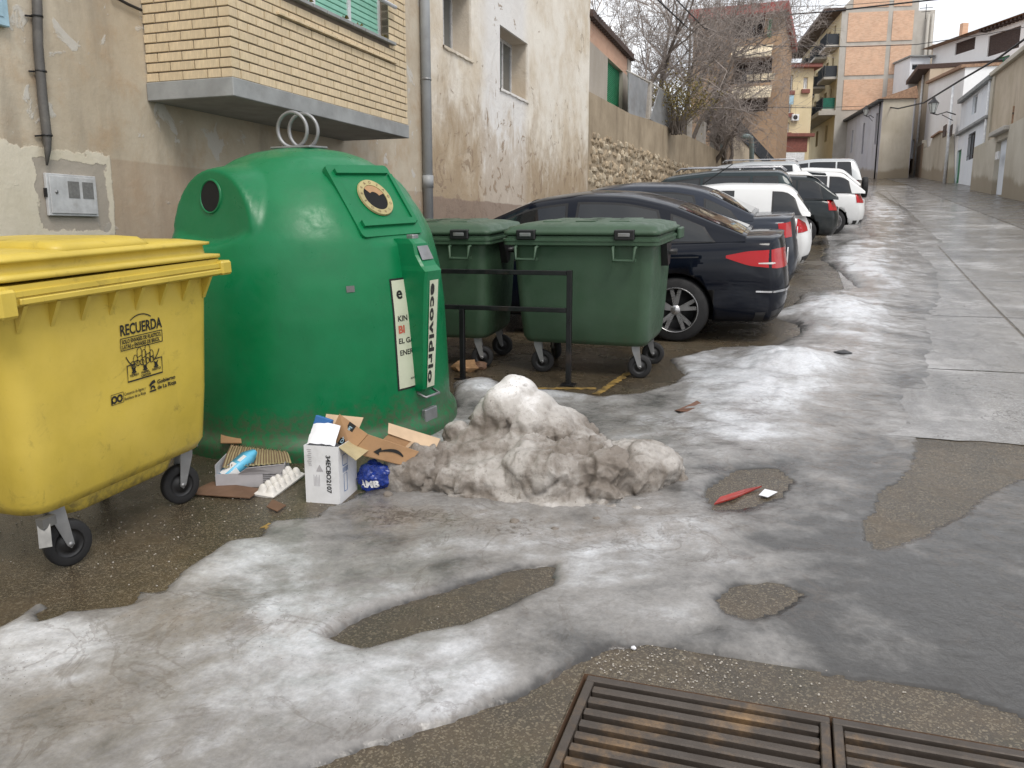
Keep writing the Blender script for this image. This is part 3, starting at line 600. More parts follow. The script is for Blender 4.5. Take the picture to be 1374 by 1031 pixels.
# small clods round its foot
rk = []
for s_ in range(4):
    bm = bmesh.new(); bmesh.ops.create_icosphere(bm, subdivisions=2, radius=1)
    for v in bm.verts: v.co *= 1+.35*mnoise.noise(v.co*1.6+Vector((s_*9, 0, 0)))
    m_ = bpy.data.meshes.new('clod'); bm.to_mesh(m_); bm.free(); m_.materials.append(M['dirty_snow']); m_.polygons.foreach_set('use_smooth', [True]*len(m_.polygons)); rk.append(m_)
for px, py, r in ((612, 585, .05), (600, 600, .035), (640, 580, .06), (575, 607, .03), (905, 615, .035), (520, 668, .03), (690, 705, .03), (745, 715, .025), (635, 565, .04), (620, 596, .045), (590, 612, .035), (800, 700, .022)):
    g = G(px, py); o = link('snow_clod', random.choice(rk), pile); o.location = (g[0]-PXc, g[1]-PYc, g[2]-gz(PYc)+r*.5); o.scale = (r, r*.9, r*.75); o.rotation_euler = (0, 0, random.random()*6)
# ------------------------------------------------------------------ facades
class Facade:
    """A vertical wall plane from A to B (left to right as seen from the street): local x along it, y into the building, z up."""
    def __init__(s, A, B):
        s.A = Vector((A[0], A[1])); s.B = Vector((B[0], B[1])); s.t = (s.B-s.A).normalized(); s.len = (s.B-s.A).length; s.rz = math.atan2(s.t.y, s.t.x); s.n = Vector((-s.t.y, s.t.x))
    def pt(s, px, py):
        r = ray(px, py); k = s.A.dot(s.n)/(r[0]*s.n.x+r[1]*s.n.y); return ((r[0]*k-s.A.x)*s.t.x+(r[1]*k-s.A.y)*s.t.y, CAM_H+r[2]*k)
    def rect(s, x0, y0, x1, y1):
        a = s.pt((x0), (y0+y1)/2)[0]; b = s.pt(x1, (y0+y1)/2)[0]; xm = (x0+x1)/2; return (a, b, s.pt(xm, y1)[1], s.pt(xm, y0)[1])
    def root(s, name, label, cat, group=None): return thing(name, label, cat, (s.A.x, s.A.y, 0), s.rz, 0, group)
def wall_block(s0, s1, z0, z1, depth, holes=(), reveal=.25, back=True):
    mb = MB(); S = sorted({s0, s1, *[h[0] for h in holes], *[h[1] for h in holes]}); Z = sorted({z0, z1, *[h[2] for h in holes], *[h[3] for h in holes]})
    S = [q for q in S if s0 <= q <= s1]; Z = [q for q in Z if z0 <= q <= z1]
    for i in range(len(S)-1):
        for j in range(len(Z)-1):
            cx_, cz = (S[i]+S[i+1])/2, (Z[j]+Z[j+1])/2
            if any(h[0] < cx_ < h[1] and h[2] < cz < h[3] for h in holes): continue
            mb.add([(S[i], 0, Z[j]), (S[i+1], 0, Z[j]), (S[i+1], 0, Z[j+1]), (S[i], 0, Z[j+1])], [(0, 1, 2, 3)])
    for a, b, c, d in holes:
        mb.add([(a, 0, c), (b, 0, c), (b, 0, d), (a, 0, d), (a, reveal, c), (b, reveal, c), (b, reveal, d), (a, reveal, d)], [(0, 4, 5, 1), (1, 5, 6, 2), (2, 6, 7, 3), (3, 7, 4, 0)])
    if back:
        mb.add([(s0, 0, z0), (s1, 0, z0), (s1, depth, z0), (s0, depth, z0), (s0, 0, z1), (s1, 0, z1), (s1, depth, z1), (s0, depth, z1)], [(1, 2, 6, 5), (3, 0, 4, 7), (2, 3, 7, 6), (4, 5, 6, 7)])
    return mb
def window(parent, h, y, frame='pvc_white', pane='window_glass', mull=1, fw=.05, bars=0, name='window'):
    """Frame with glass, set at depth y in the opening h."""
    a, b, c, d = h; f = MB(); t = .05
    f.box(a, b, y, y+t, c, c+fw); f.box(a, b, y, y+t, d-fw, d); f.box(a, a+fw, y+.001, y+t, c+fw, d-fw); f.box(b-fw, b, y+.001, y+t, c+fw, d-fw)
    for k in range(mull): q = a+(b-a)*(k+1)/(mull+1); f.box(q-fw*.6, q+fw*.6, y+.002, y+t, c+fw, d-fw)
    w = f.build(name, frame, parent)
    for k in range(mull+1):
        q0 = a+(b-a)*k/(mull+1)+fw*.6; q1 = a+(b-a)*(k+1)/(mull+1)-fw*.6
        MB().box(q0, q1, y+.018, y+.026, c+fw*.8, d-fw*.8).build('pane', pane, w)
    if bars:
        g = MB()
        for k in range(bars): q = a+(b-a)*(k+.5)/bars; g.bar((q, -.03, c), (q, -.03, d), .02, .02)
        g.bar((a, -.03, c+.15*(d-c)), (b, -.03, c+.15*(d-c)), .02, .02); g.bar((a, -.03, c+.85*(d-c)), (b, -.03, c+.85*(d-c)), .02, .02)
        g.build('window_bars', 'iron_black', w)
    return w
def panel(parent, h, y, mat, name='shutter', slats=10):
    a, b, c, d = h; m = MB()
    for k in range(slats): z0 = c+(d-c)*k/slats; z1 = c+(d-c)*(k+1)/slats; m.add([(a, y, z0), (b, y, z0), (b, y+.02, z1-.01), (a, y+.02, z1-.01), (a, y+.04, z0), (b, y+.04, z0), (b, y+.04, z1), (a, y+.04, z1)], [(0, 1, 2, 3), (3, 2, 6, 7), (0, 4, 5, 1)])
    return m.build(name, mat, parent)

# ------------------------------------------------------------------ tan house on the left
F1 = Facade((WALLX, -4.), (WALLX, 11.58))
t = F1.root('stucco_house', 'old house with tan patched render behind the yellow bin', 'house')
wall_block(0, F1.len, -.6, 6.3, 7).build('wall', 'stucco_tan', t)
hb = t
MB().box(-.2, F1.len+.0, -.25, 7.2, 6.305, 6.5).build('roof', 'tile', t)
# meter box
a = atX(57, 232, WALLX); b = atX(129, 291, WALLX)
t = thing('meter_box', 'grey metal meter box with two mesh windows on the tan wall', 'meter box', (WALLX, (a[1]+b[1])/2, (a[2]+b[2])/2), R(90)); t.rotation_euler.y = 0
hw, hh = (b[1]-a[1])/2, (a[2]-b[2])/2
m = MB(); m.box(-hw, hw, -.03, .0-.002, -hh, hh, .004); m.build('case', 'meter_metal', t)
m = MB(); m.box(-hw+.02, hw-.02, -.038, -.031, -hh+.018, hh-.018, .003); d_ = m.build('door', 'meter_metal', t)
for k in (0, 1):
    x0 = -.05+k*.135
    MB().box(x0, x0+.105, -.0405, -.0385, -.02, .105).build('mesh_window', 'meter_mesh', d_)
MB().lathe([(0, -.046), (.012, -.045), (.012, -.038)], 10, (-.16, 0, .02), 'y').build('lock', 'zinc', d_)
MB().box(-hw-.012, -hw-.001, -.03, -.005, -.02, .045).build('hinge', 'iron_black', t)
# conduit with straps
cpx = [(48, -40), (50, 10), (51, 60), (57, 130), (63, 182), (64, 200), (63, 222)]
pts = [atX(*p, WALLX+.045) for p in cpx]
t = thing('cable_conduit', 'dark cable conduit strapped to the tan wall above the meter box', 'conduit', (0, 0, 0))
MB().tube(pts, [.034, .034, .034, .034, .033, .024, .008], 10).build('tube', 'conduit', t)
for p in ((50, 22), (55, 96), (63, 182)):
    q = Vector(atX(*p, WALLX+.045)); m = MB(); m.tube([q+Vector((0, 0, -.006)), q+Vector((0, 0, .006))], .040, 12); m.bar(q+Vector((-.03, -.075, -.01)), q+Vector((-.03, .075, .01)), .01, .012); m.build('strap', 'iron_black', t)
# pale blue shutter at the frame's corner
a = atX(7, 38, WALLX); t = thing('window_shutter', 'pale blue shutter edge at the top left corner', 'shutter', (WALLX, a[1], a[2]), R(90))
m = MB().box(-.75, 0, -.05, -.004, 0, 1.2, .006); m.build('board', 'blue_paint', t); MB().box(-.70, -.05, -.056, -.0505, .06, 1.1).build('inner_panel', 'blue_paint', t)

# ------------------------------------------------------------------ brick balcony room
BX, BY0, BY1, BZ = -4.43, 5.95, 9.22, 2.95
t = thing('brick_balcony', 'enclosed balcony of yellow brick on a grey concrete slab', 'balcony', (BX, BY0, BZ), R(90))   # local x = +Y, local y = into the wall
LB = BY1-BY0; DB = BX-WALLX; CH = .0785; wy0, wy1, wz0 = 6.72-BY0, 8.80-BY0, .835
m = MB(); m.box(-.012, LB+.012, -.012, DB-.003, -.15, -.001, .006); m.build('slab', 'slab_grey', t)
core = wall_block(.011, LB-.011, .0, 2.6, DB-.02, [(wy0, wy1, wz0, 2.3)], .16)
core.v = [(x, y+.011, z) for x, y, z in core.v]; core.build('mortar_core', 'mortar_dark', t)
bl, jt = .236, .012; brick = MB().box(0, 1, 0, .1, 0, CH-.012, .003).mesh('brick', 'brick_yellow')
def brick_row(face, z, x0, x1, off):
    x = x0-off
    while x < x1-.01:
        a, b = max(x, x0), min(x+bl, x1)
        if b-a > .03:
            o = link('brick', brick, t); o.scale = (b-a, 1, 1); j = random.uniform(-.003, .003)
            if face == 'f': o.location = (a, j, z)
            else: o.location = (j, b, z); o.rotation_euler = (0, 0, -PI/2); o.location = (j, b, z)
        x += bl+jt
rows = 20
for k in range(rows):
    z = k*CH+.004; off = .112 if k % 2 else .124
    if z+CH < wz0+.01: brick_row('f', z, .112 if k % 2 else 0, LB, off)
    else:
        if k < 13: brick_row('f', z, .112 if k % 2 else 0, wy0, off)
        brick_row('f', z, wy1, LB, 0 if k % 2 else .124)
    if k < 10: brick_row('s', z, 0 if k % 2 else .112, DB-.005, .124 if k % 2 else .112)
# projecting sill course and window with green roller blinds
m = MB(); x = wy0-.1
while x < wy1+.1: m.box(x, min(x+bl, wy1+.12), -.03, .0-.0035, wz0-.2, wz0-.2+.02, .002); x += bl+jt
m.build('ledge_course', 'brick_yellow', t)
m = MB(); x = wy0-.06
while x < wy1+.06: m.box(x, min(x+.24, wy1+.08), -.045, .15, wz0-.012, wz0+.02, .003); x += .252
m.build('sill', 'slab_grey', t)
w = (wy0, wy1, wz0+.02, 2.3); y = .11
m = MB(); m.box(w[0], w[0]+.04, y, y+.05, w[2], w[3]); m.box(w[1]-.04, w[1], y, y+.05, w[2], w[3])
for q in (.333, .667): xm = w[0]+(w[1]-w[0])*q; m.box(xm-.03, xm+.03, y-.004, y+.05, w[2], w[3])
win = m.build('window_frame', 'alu', t)
m = MB(); z = w[2]
while z < w[3]-.06: m.box(w[0]+.04, w[1]-.04, y+.012, y+.03, z, z+.050, .006); m.box(w[0]+.04, w[1]-.04, y+.026, y+.032, z+.05, z+.058); z += .058
m.build('blind', 'blind_green', win)
MB().tube([(wy0+.7, -.06, 1.22), (wy1+.05, -.06, 1.22)], .022, 10).build('rail', 'pvc_white', t)
for x in (.4, 1.05, 1.35, 1.9):
    m = MB()
    for k in range(14): a = random.uniform(0, 6.3); m.add([(wy0+x, -.02, wz0+.02), (wy0+x+.03*math.cos(a), -.03+.02*math.sin(a), wz0+.05+random.uniform(-.01, .01)), (wy0+x+.04*math.cos(a+.5), -.03+.03*math.sin(a), wz0+.03)], [(0, 1, 2)])
    m.build('weed', 'bush_leaf', t)
# ------------------------------------------------------------------ drainpipe
t = thing('drainpipe', 'grey drainpipe running down the wall between two houses', 'pipe', (WALLX+.085, 11.5, gz(11.5)))
MB().tube([(0, 0, 0), (0, 0, 8)], .072, 16).build('pipe', 'pipe_grey', t)
for z in (1.75, 4.9): MB().tube([(0, 0, z-.09), (0, 0, z+.09)], .083, 16).build('collar', 'pipe_grey', t)
for z in (1.0, 3.2, 6): m = MB(); m.tube([(0, 0, z-.015), (0, 0, z+.015)], .078, 14); m.box(-.08, 0, -.02, .02, z-.012, z+.012); m.build('bracket', 'zinc', t)
# ------------------------------------------------------------------ whitewashed house
F2 = Facade((WALLX, 11.6), (WALLX, 21.95))
t = F2.root('whitewashed_house', 'tall house with peeling stained whitewash and two deep small windows', 'house')
w1 = (12.35-11.6, 13.55-11.6, 4.53, 5.62); w2 = (14.97-11.6, 16.65-11.6, 4.31, 5.42)
wall_block(0, F2.len, -.2, 9.2, 8, [w1, w2], .36).build('wall', 'stucco_white', t)
for w in (w1, w2):
    window(t, w, .34, 'alu', 'curtain_glass', 2, .06)
    m = MB(); n = 14
    P = [[(w[0]-.03+(w[1]-w[0]+.06)*k/n, yy_, w[2]-.035+random.uniform(-.012, .012)*(yy_ < 0)) for yy_ in (-.02, -.022, .34)] for k in range(n+1)]
    P = [[(p[0][0], 0.0, p[0][2]-.01), (p[1][0], -.03, p[1][2]), (p[1][0], -.03, w[2]+.006), (p[2][0], .33, w[2]+.012)] for p in P]; m.grid(P, False); m.build('sill', 'stucco_white', t)
MB().box(-.1, F2.len+.1, -.3, 8.2, 9.205, 9.4).build('roof', 'tile', t)
# ------------------------------------------------------------------ shed with a green shutter on the retaining wall
F3 = Facade((WALLX-.05, 21.97), (WALLX-.05, 27.75))
t = F3.root('shed', 'small rendered shed with a brick band and a green roller shutter', 'shed')
sh = F3.rect(815, 76, 835.5, 146); 
p0 = F3.pt(793, 30); p1 = F3.pt(843, 66); zb = F3.pt(842, 150)[1]-.4; zt = min(p0[1], p1[1])+.1
br0 = F3.pt(815, 78)[1]+.02
wall_block(0, F3.len, zb, br0, 4, [(sh[0], sh[1], sh[2], br0-.001)], .18).build('wall', 'shed_render', t)
MB().box(.02, F3.len-.5, .004, 3.9, br0+.001, zt).build('brick_band', 'shed_brick', t)
MB().box(F3.len-.49, F3.len, -.03, 3.95, br0+.001, zt).build('pier', 'post_concrete', t)
panel(t, (sh[0], sh[1], sh[2], br0), .1, 'shutter_green', 'shutter', 24)
m = MB(); n = 22
for k in range(n): x = -.1+(F3.len+.1)*k/n; m.tube([(x+.13, -.12, zt+.02), (x+.13, 4, zt+.9)], .13, 6)
m.box(-.1, F3.len+.05, -.15, 4, zt-.05, zt+.02); m.build('roof', 'dark_wood', t)
MB().box(.1, .75, -.5, -.1, zt+.55, zt+.65).build('roof_end', 'iron_black', t)
# ------------------------------------------------------------------ rubble retaining wall
F4 = Facade((WALLX, 21.97), (WALLX+.08*30, 51.97))
t = F4.root('retaining_wall', 'rubble stone retaining wall behind the parked cars', 'wall')
top = [F4.pt(*p) for p in ((791, 140), (846, 153), (872, 161), (905, 174), (930, 186), (955, 198), (985, 215))]
top[0] = (0, top[1][1]+.05)
poly = [(0, -.5)]+[(top[-1][0], .5)]+top[::-1]
MB().prism(poly, 0, .55, lambda a, b, h: (a, h, b)).build('wall_core', 'wall_mortar', t)
stm = []
for s_ in range(7):
    bm = bmesh.new(); bmesh.ops.create_icosphere(bm, subdivisions=1, radius=.5)
    for v in bm.verts:
        c = v.co; c = Vector((math.copysign(abs(c.x*2)**.8, c.x)/2, math.copysign(abs(c.y*2)**.6, c.y)/2, math.copysign(abs(c.z*2)**.8, c.z)/2)); v.co = c*(1+.5*mnoise.noise(c*3+Vector((s_*7, 0, 0))))
    m_ = bpy.data.meshes.new('stone'); bm.to_mesh(m_); bm.free(); m_.materials.append(M['stone' if s_ % 3 else 'stone_pale']); stm.append(m_)
cnt = 0; z = 2.5
L4 = top[-1][0]
while z < 4.7 and cnt < 298:
    rh = random.uniform(.15, .27); s_ = random.uniform(0, .3)
    lo = 0.0
    while s_ < 17:
        wd = random.choice((.16, .22, .28, .36, .48)); ztop = float(np.interp(s_, [0, 3, 8, 17], [4.25, 4.25, 4.35, 4.55])); zbot = 2.45+.085*s_
        if zbot < z < ztop and cnt < 298:
            o = link('stone', random.choice(stm), t); o.location = (s_+wd/2, .01, z+rh/2+random.uniform(-.07, .07)); o.scale = (wd*random.uniform(.75, 1.05), .12+random.uniform(0, .07), rh*random.uniform(.65, 1.2)); o.rotation_euler = (random.uniform(-.2, .2), random.uniform(-.5, .5), random.uniform(-.15, .15)); cnt += 1
        s_ += wd
    z += rh*.97
# fence of posts and sheets on top of the wall
t = F4.root('sheet_fence', 'makeshift fence of concrete posts and grey sheets on the stone wall', 'fence')
def post(px, y0, y1, w_, mat='post_concrete'):
    s0, z0_ = F4.pt(px, y1); z1 = F4.pt(px, y0)[1]; MB().box(s0-w_/2, s0+w_/2, .1, .1+w_*.7, z0_-.3, z1, .01).build('post', mat, t)
for px, y0, y1, w_, mt in ((876, 108, 172, .28, 'post_concrete'), (911, 150, 176, .22, 'post_concrete'), (930, 158, 198, .25, 'post_concrete'), (948, 163, 196, .5, 'post_concrete'), (965, 170, 212, .5, 'post_concrete'), (972, 178, 210, .2, 'pole_green'), (905, 132, 165, .16, 'iron_black'), (866, 116, 142, .3, 'dark_wood')): post(px, y0, y1+8, w_, mt)
def sheet(pp, mat): MB().prism([F4.pt(*p) for p in pp], .06, .085, lambda a, b, h: (a, h, b)).build('sheet', mat, t)
sheet([(846, 97), (872, 112), (868, 164), (846, 156)], 'sheet_metal'); sheet([(875, 160), (887, 119), (908, 133), (903, 178)], 'sheet_metal')
MB().tube([(*(lambda q: (q[0], .12, q[1]))(F4.pt(*p)),) for p in ((846, 95), (876, 110), (910, 131))], .03, 6).build('top_rail', 'post_concrete', t)
# planks and brick pier at the wall's far end
t = F4.root('plank_hoarding', 'weathered plank hoarding at the far end of the stone wall', 'hoarding')
for k in range(7):
    a = F4.pt(975+k*2.9, 186+k*1.2+random.uniform(-1, 1)); b = F4.pt(975+k*2.9+2.7, 236); MB().box(a[0], max(b[0], a[0]+.1), -.06-.02*(k % 2), -.02, b[1], a[1]).build('plank', 'timber', t)
t = F4.root('brick_pier', 'short brick gate pier above the plank hoarding', 'pier')
a = F4.pt(975, 166); b = F4.pt(987, 184); hh = (a[1]-b[1])
MB().box(a[0]+.02, b[0]-.02, -.05, .6, b[1], a[1]).build('core', 'mortar_dark', t)
nb = max(4, int(hh/.14))
for k in range(nb): MB().box(a[0], b[0], -.07, .62, b[1]+hh*k/nb+.01, b[1]+hh*(k+1)/nb-.01, .01).build('brick', 'brick_yellow', t)
F5 = Facade(atD(984, 220, 44)[:2], atD(1040, 220, 52)[:2])
t = F5.root('ramp_wall', 'tan ramp wall with a dark sloping panel railing', 'ramp wall')
MB().prism([F5.pt(*p) for p in ((984, 178), (1036, 216), (1040, 236), (984, 236))], .02, .5, lambda a, b, h: (a, h, b)).build('wall', 'far_tan', t)
MB().prism([F5.pt(*p) for p in ((988, 158), (1038, 213), (1026, 219), (988, 181))], -.04, .01, lambda a, b, h: (a, h, b)).build('railing', 'navy_fence', t)
t = F5.root('bent_pole', 'grey green bent pipe pole beside the plank hoarding', 'pole')
MB().tube([(F5.pt(*p)[0], -.5, F5.pt(*p)[1]) for p in ((985, 184), (991, 184), (995, 187), (996, 195), (996, 240))], .13, 8).build('pipe', 'pole_green', t)
# raised garden ground behind the wall
hill = MB(); P = []
for j in range(16):
    y = 21+j*5; P.append([(x+.08*(y-22), y, float(np.interp(y, [21, 30, 45, 60, 100], [5.2, 5.2, 5.3, 5.6, 9]))+(.0 if x > -7 else .05*(-7-x))) for x in (WALLX-.4, -8, -12, -20, -45)])
tag(hill.grid(P, False).build('hillside', 'far_asphalt'), kind='structure')
# ------------------------------------------------------------------ buildings up the street
def xy(px, d, py=230): return atD(px, py, d)[:2]
def pz(F, px, py): return F.pt(px, py)[1]
def railing(parent, s0, s1, z0, z1, y=-.05, n=12, mat='iron_black', name='railing'):
    m = MB(); m.bar((s0, y, z1), (s1, y, z1), .05, .05); m.bar((s0, y, z0+.06), (s1, y, z0+.06), .04, .04)
    for k in range(n+1): q = s0+(s1-s0)*k/n; m.bar((q, y, z0), (q, y, z1), .03, .03)
    return m.build(name, mat, parent)
# ochre brick block with the red fascia
F = Facade(xy(930, 57, 60), xy(1049, 55, 60)); t = F.root('brick_apartment_block', 'ochre brick apartment block with a red roof band and awnings', 'building')
h1 = F.rect(984, 22, 1026, 51); h2 = F.rect(984, 78, 1036, 96); h3 = F.rect(984, 96, 1036, 112); h4 = F.rect(990, 132, 1030, 150)
h2 = (h2[0], h2[1], h3[2], h2[3])
wall_block(0, F.len, 3, pz(F, 1020, 20), 12, [h1, h2, h4], 1.3).build('wall', 'far_brick_ochre', t)
for h in (h1, h2, h4):
    MB().box(h[0]-.05, h[1]+.05, 1.28, 1.34, h[2]-.05, h[3]+.05).build('balcony_back', 'dark_wood', t); window(t, (h[0]+.4, (h[0]+h[1])/2, h[2]+.05, h[3]-.3), 1.22, 'dark_wood', 'window_glass', 1, .07)
railing(t, h1[0], h1[1], h1[2], h1[2]+.95, .05); railing(t, h2[0], h2[1], h2[2], h2[2]+.95, .05)
a = F.rect(1030, 24, 1036, 50); panel(t, a, -.06, 'door_green', 'shutter', 10)
MB().box(-.3, F.len+.35, -.7, 12.3, pz(F, 1020, 21), pz(F, 1020, 8), .02).build('roof_fascia', 'red_fascia', t)
for (x0, y0, x1, y1) in ((984, 62, 1037, 76), (984, 116, 1036, 130)):
    r_ = F.rect(x0, y0, x1, y1); m = MB().prism([(0, r_[3]), (-1.15, r_[2]), (-1.15, r_[2]-.25), (-1.1, r_[2]-.25), (-1.1, r_[2]-.03), (0, r_[3]-.06)], r_[0], r_[1], lambda a, b, h: (h, a, b)); m.build('awning', 'awning', t)
m = MB(); a = F.rect(1002, 100, 1014, 110); 
for k in range(4): m.box(a[0]+k*.45, a[0]+k*.45+.38, .0, .03, a[2]+random.uniform(0, .2), a[3])
m.build('laundry', 'awning', t)
# star decoration on the balcony
s = F.rect(997, 26, 1016, 50); c = ((s[0]+s[1])/2, (s[2]+s[3])/2); rr = (s[3]-s[2])/2
tube_pts = [(c[0]+(rr if k % 2 == 0 else rr*.42)*math.sin(k*PI/5), -.12, c[1]+(rr if k % 2 == 0 else rr*.42)*math.cos(k*PI/5)) for k in range(10)]
st = thing('star_decoration', 'large wire star hung on the top balcony under the red roof band', 'decoration', (F.A.x, F.A.y, 0), F.rz); MB().tube(tube_pts, .035, 5, closed=True).build('star_outline', 'rim_grey', st)
# cream block closing the street
F = Facade(xy(1022, 76, 130), xy(1090, 76, 130)); t = F.root('cream_block', 'cream apartment house with maroon bands at the top of the street', 'building')
hs = [F.rect(*q) for q in ((1053.5, 101, 1064, 122), (1051.5, 134, 1062, 152), (1050, 164, 1059, 178), (1078, 104, 1084, 120), (1032, 104, 1042, 122), (1032, 134, 1042, 152))]
wall_block(0, F.len, 5, pz(F, 1060, 92), 10, hs, .3).build('wall', 'far_cream', t)
for h in hs: w = window(t, h, .2, 'pvc_white', 'window_glass', 1, .1); MB().box(h[0]-.15, h[1]+.15, -.25, .0-.003, h[2]-.35, h[2]-.02).build('balconet', 'maroon', w)
MB().box(-.3, F.len+.3, -.4, .02-.03, pz(F, 1060, 184), pz(F, 1060, 179.5)).build('band', 'maroon', t)
MB().box(.2, F.len-.2, -.06, -.004, pz(F, 1060, 204), pz(F, 1060, 185)).build('ground_floor_band', 'maroon', t)
MB().box(.4, F.len-.4, -.1, -.061, pz(F, 1060, 219), pz(F, 1060, 205)).build('shop_front', 'pvc_white', t)
MB().box(-.5, F.len+.5, -.7, 10.5, pz(F, 1060, 92), pz(F, 1060, 87), .02).build('eave', 'maroon', t)
z_ = pz(F, 1060, 87); MB().prism([(-.8, z_+.01), (10.6, z_+.01), (5, pz(F, 1060, 70))], -.6, F.len+.6, lambda a, b, h: (h, a, b)).build('roof', 'tile', t)
a = F.rect(1061, 154, 1070.5, 163); ac = thing('air_conditioner', 'white air conditioner on the cream block', 'air conditioner', (F.A.x, F.A.y, 0), F.rz)
MB().box(a[0], a[1], -.4, -.005, a[2], a[3], .03).build('case', 'pvc_white', ac); MB().lathe([(0, -.42), (.17, -.42), (.2, -.405)], 14, (a[0]+.28, 0, (a[2]+a[3])/2), 'y').build('fan', 'iron_black', ac)
MB().box(F.rect(1040, 128, 1061, 142)[0], F.rect(1040, 128, 1061, 142)[1], -.8, -.75, pz(F, 1050, 142), pz(F, 1050, 130)).build('awning', 'blue_paint', t)
# tall block with bare brick flank and balconied front
C = Vector(xy(1126, 78, 70)); az = YAW-R(9.5); dv = Vector((-math.sin(az), math.cos(az)))   # the front runs back up the street
Aend = C+dv*20; Ff = Facade(Aend, C)
t = Ff.root('balcony_block', 'tall apartment block with cream balconied front and bare brick flank', 'building')
zt = pz(Ff, 1121, 26); zb = 6.0
fl = [pz(Ff, 1123, y) for y in (144, 103, 63)]          # slab levels at the near corner
sh_ = fl[1]-fl[0]; wh = []
for lv in fl:
    for q in (4.2, 9.2, 14.2): wh.append((q, q+1.3, lv+.05, lv+2.1))
    for q in (2.2, 7.2, 12.2, 17.2): wh.append((q, q+.75, lv+1.0, lv+2.1))
for q in (3, 7, 11.5, 16): wh.append((q, q+1.1, fl[0]-2.6, fl[0]-1.1))
wall_block(0, Ff.len, zb, zt, 6.2, wh, .3).build('wall', 'far_cream', t)
for h in wh: window(t, h, .2, 'dark_wood', 'window_glass', 1, .08)
for lv in fl:
    for q in (.6, 6.2, 11.6, 16.6):
        w_ = 3.2 if q > 16 else 3.
        MB().box(q, q+w_, -1.15, -.004, lv-.22, lv, .02).build('balcony_slab', 'far_concrete', t)
        b_ = railing(t, q+.05, q+w_-.05, lv, lv+1.0, -1.1, 14, 'navy_fence'); MB().box(q+.06, q+w_-.06, -1.08, -1.06, lv+.05, lv+.95).build('balcony_screen', 'navy_fence', b_)
        MB().box(q+w_-.08, q+w_-.05, -1.05, -.03, lv+.0, lv+.95).build('side_screen', 'green_net' if (lv == fl[0] and q > 16) else 'navy_fence', b_)
MB().box(0, Ff.len+.3, -1.5, .0-.005, fl[0]-.62, fl[0]-.24, .02).build('canopy', 'far_concrete', t)
MB().box(-.4, Ff.len+.25, -1.6, .3, zt+.002, zt+.3, .02).build('eave', 'dark_wood', t)
# flank, set proud of the block's own end
nrm = Ff.t                                                # outwards at the near end
wy = 6.4; fl2 = [pz(Ff, 1125, y) for y in (148, 104, 62, 21)]
xe = Ff.len+.004
pk = fl2[3]+3.2
MB().prism([(0, zb), (wy, zb), (wy, fl2[3]+1.8), (wy*.58, pk), (wy*.42, pk), (0, fl2[3]+.2)], xe, xe+.12, lambda a, b, h: (h, a, b)).build('flank_frame', 'far_concrete', t)
for k in range(3):
    for (a, b) in ((.55, 3.9), (4.3, wy-.35)):
        Pn = MB().box(0, b-a, -.0, .06, 0, fl2[k+1]-fl2[k]-.35).build('brick_panel', 'far_brick', t); Pn.location = (xe+.125, a, fl2[k]+.17); Pn.rotation_euler = (0, 0, PI/2); Pn.location.x = xe+.18
for (a, b) in ((.9, 3.9), (4.3, wy-.6)):
    Pn = MB().box(0, b-a, 0, .06, 0, 2.1 if a > 2 else 1.5).build('brick_panel', 'far_brick', t); Pn.location = (xe+.18, a, fl2[3]+.2); Pn.rotation_euler = (0, 0, PI/2)
for q in (6.4, 6.75): MB().tube([(xe+.35, q+.8, fl2[0]-2), (xe+.35, q+.8, fl2[3]-.6)], .13, 6).build('flue', 'far_concrete', t)
MB().box(xe-3, xe+.05, wy+.02, wy+1.4, zb, fl2[3]-.2).build('stair_shaft', 'far_concrete', t)
# small grey annex with a blue window
F = Facade(xy(1221, 74, 90), xy(1247, 74, 90)); t = F.root('annex', 'small grey annex with a blue window beside the brick flank', 'annex')
h = F.rect(1223.5, 86, 1241, 94.5); wall_block(0, F.len, 8, pz(F, 1235, 77), 3, [h], .15).build('wall', 'far_bluewhite', t); window(t, h, .1, 'pvc_white', 'window_glass', 1, .07); MB().box(-.2, F.len+.3, -.3, 3, pz(F, 1235, 77)+.01, pz(F, 1235, 75)).build('roof', 'slab_grey', t)
# lilac house
C2 = Vector(xy(1181, 66, 185)); E2 = Vector(xy(1122, 82, 190)); LL = (E2-C2).length; dv2 = (E2-C2)/LL; Fl = Facade(E2, C2)
t = Fl.root('lilac_house', 'long low lilac house with narrow windows and a stained base', 'house')
zt = pz(Fl, 1182, 135); hs = []
for px, y0, y1 in ((1128, 183, 207), (1142, 176, 205), (1156.5, 167, 207), (1174, 154, 194)):
    s0, z0_ = Fl.pt(px, y1); z1 = Fl.pt(px, y0)[1]; hs.append((s0-.28, s0+.28, z0_, z1))
wall_block(0, Fl.len, 4.5, zt, 2.3, hs, .3).build('wall', 'far_lilac', t)
for h in hs: window(t, h, .2, 'dark_wood', 'window_glass', 0, .08)
MB().box(Fl.len-.015, Fl.len+.012, .02, 2.25, 4.5, zt-.02).build('side_wall', 'far_plaster', t)
MB().prism([(-.35, zt+.003), (2.5, zt+.003), (2.3, zt+.9)], -.2, Fl.len+.2, lambda a, b, h: (h, a, b)).build('roof', 'tile', t)
MB().box(-.2, Fl.len+.15, -.4, -.004, zt-.18, zt+.0).build('eave', 'iron_black', t)
MB().tube([(Fl.len-.3, -.12, 5), (Fl.len-.3, -.12, zt)], .06, 6).build('downpipe', 'iron_black', t)
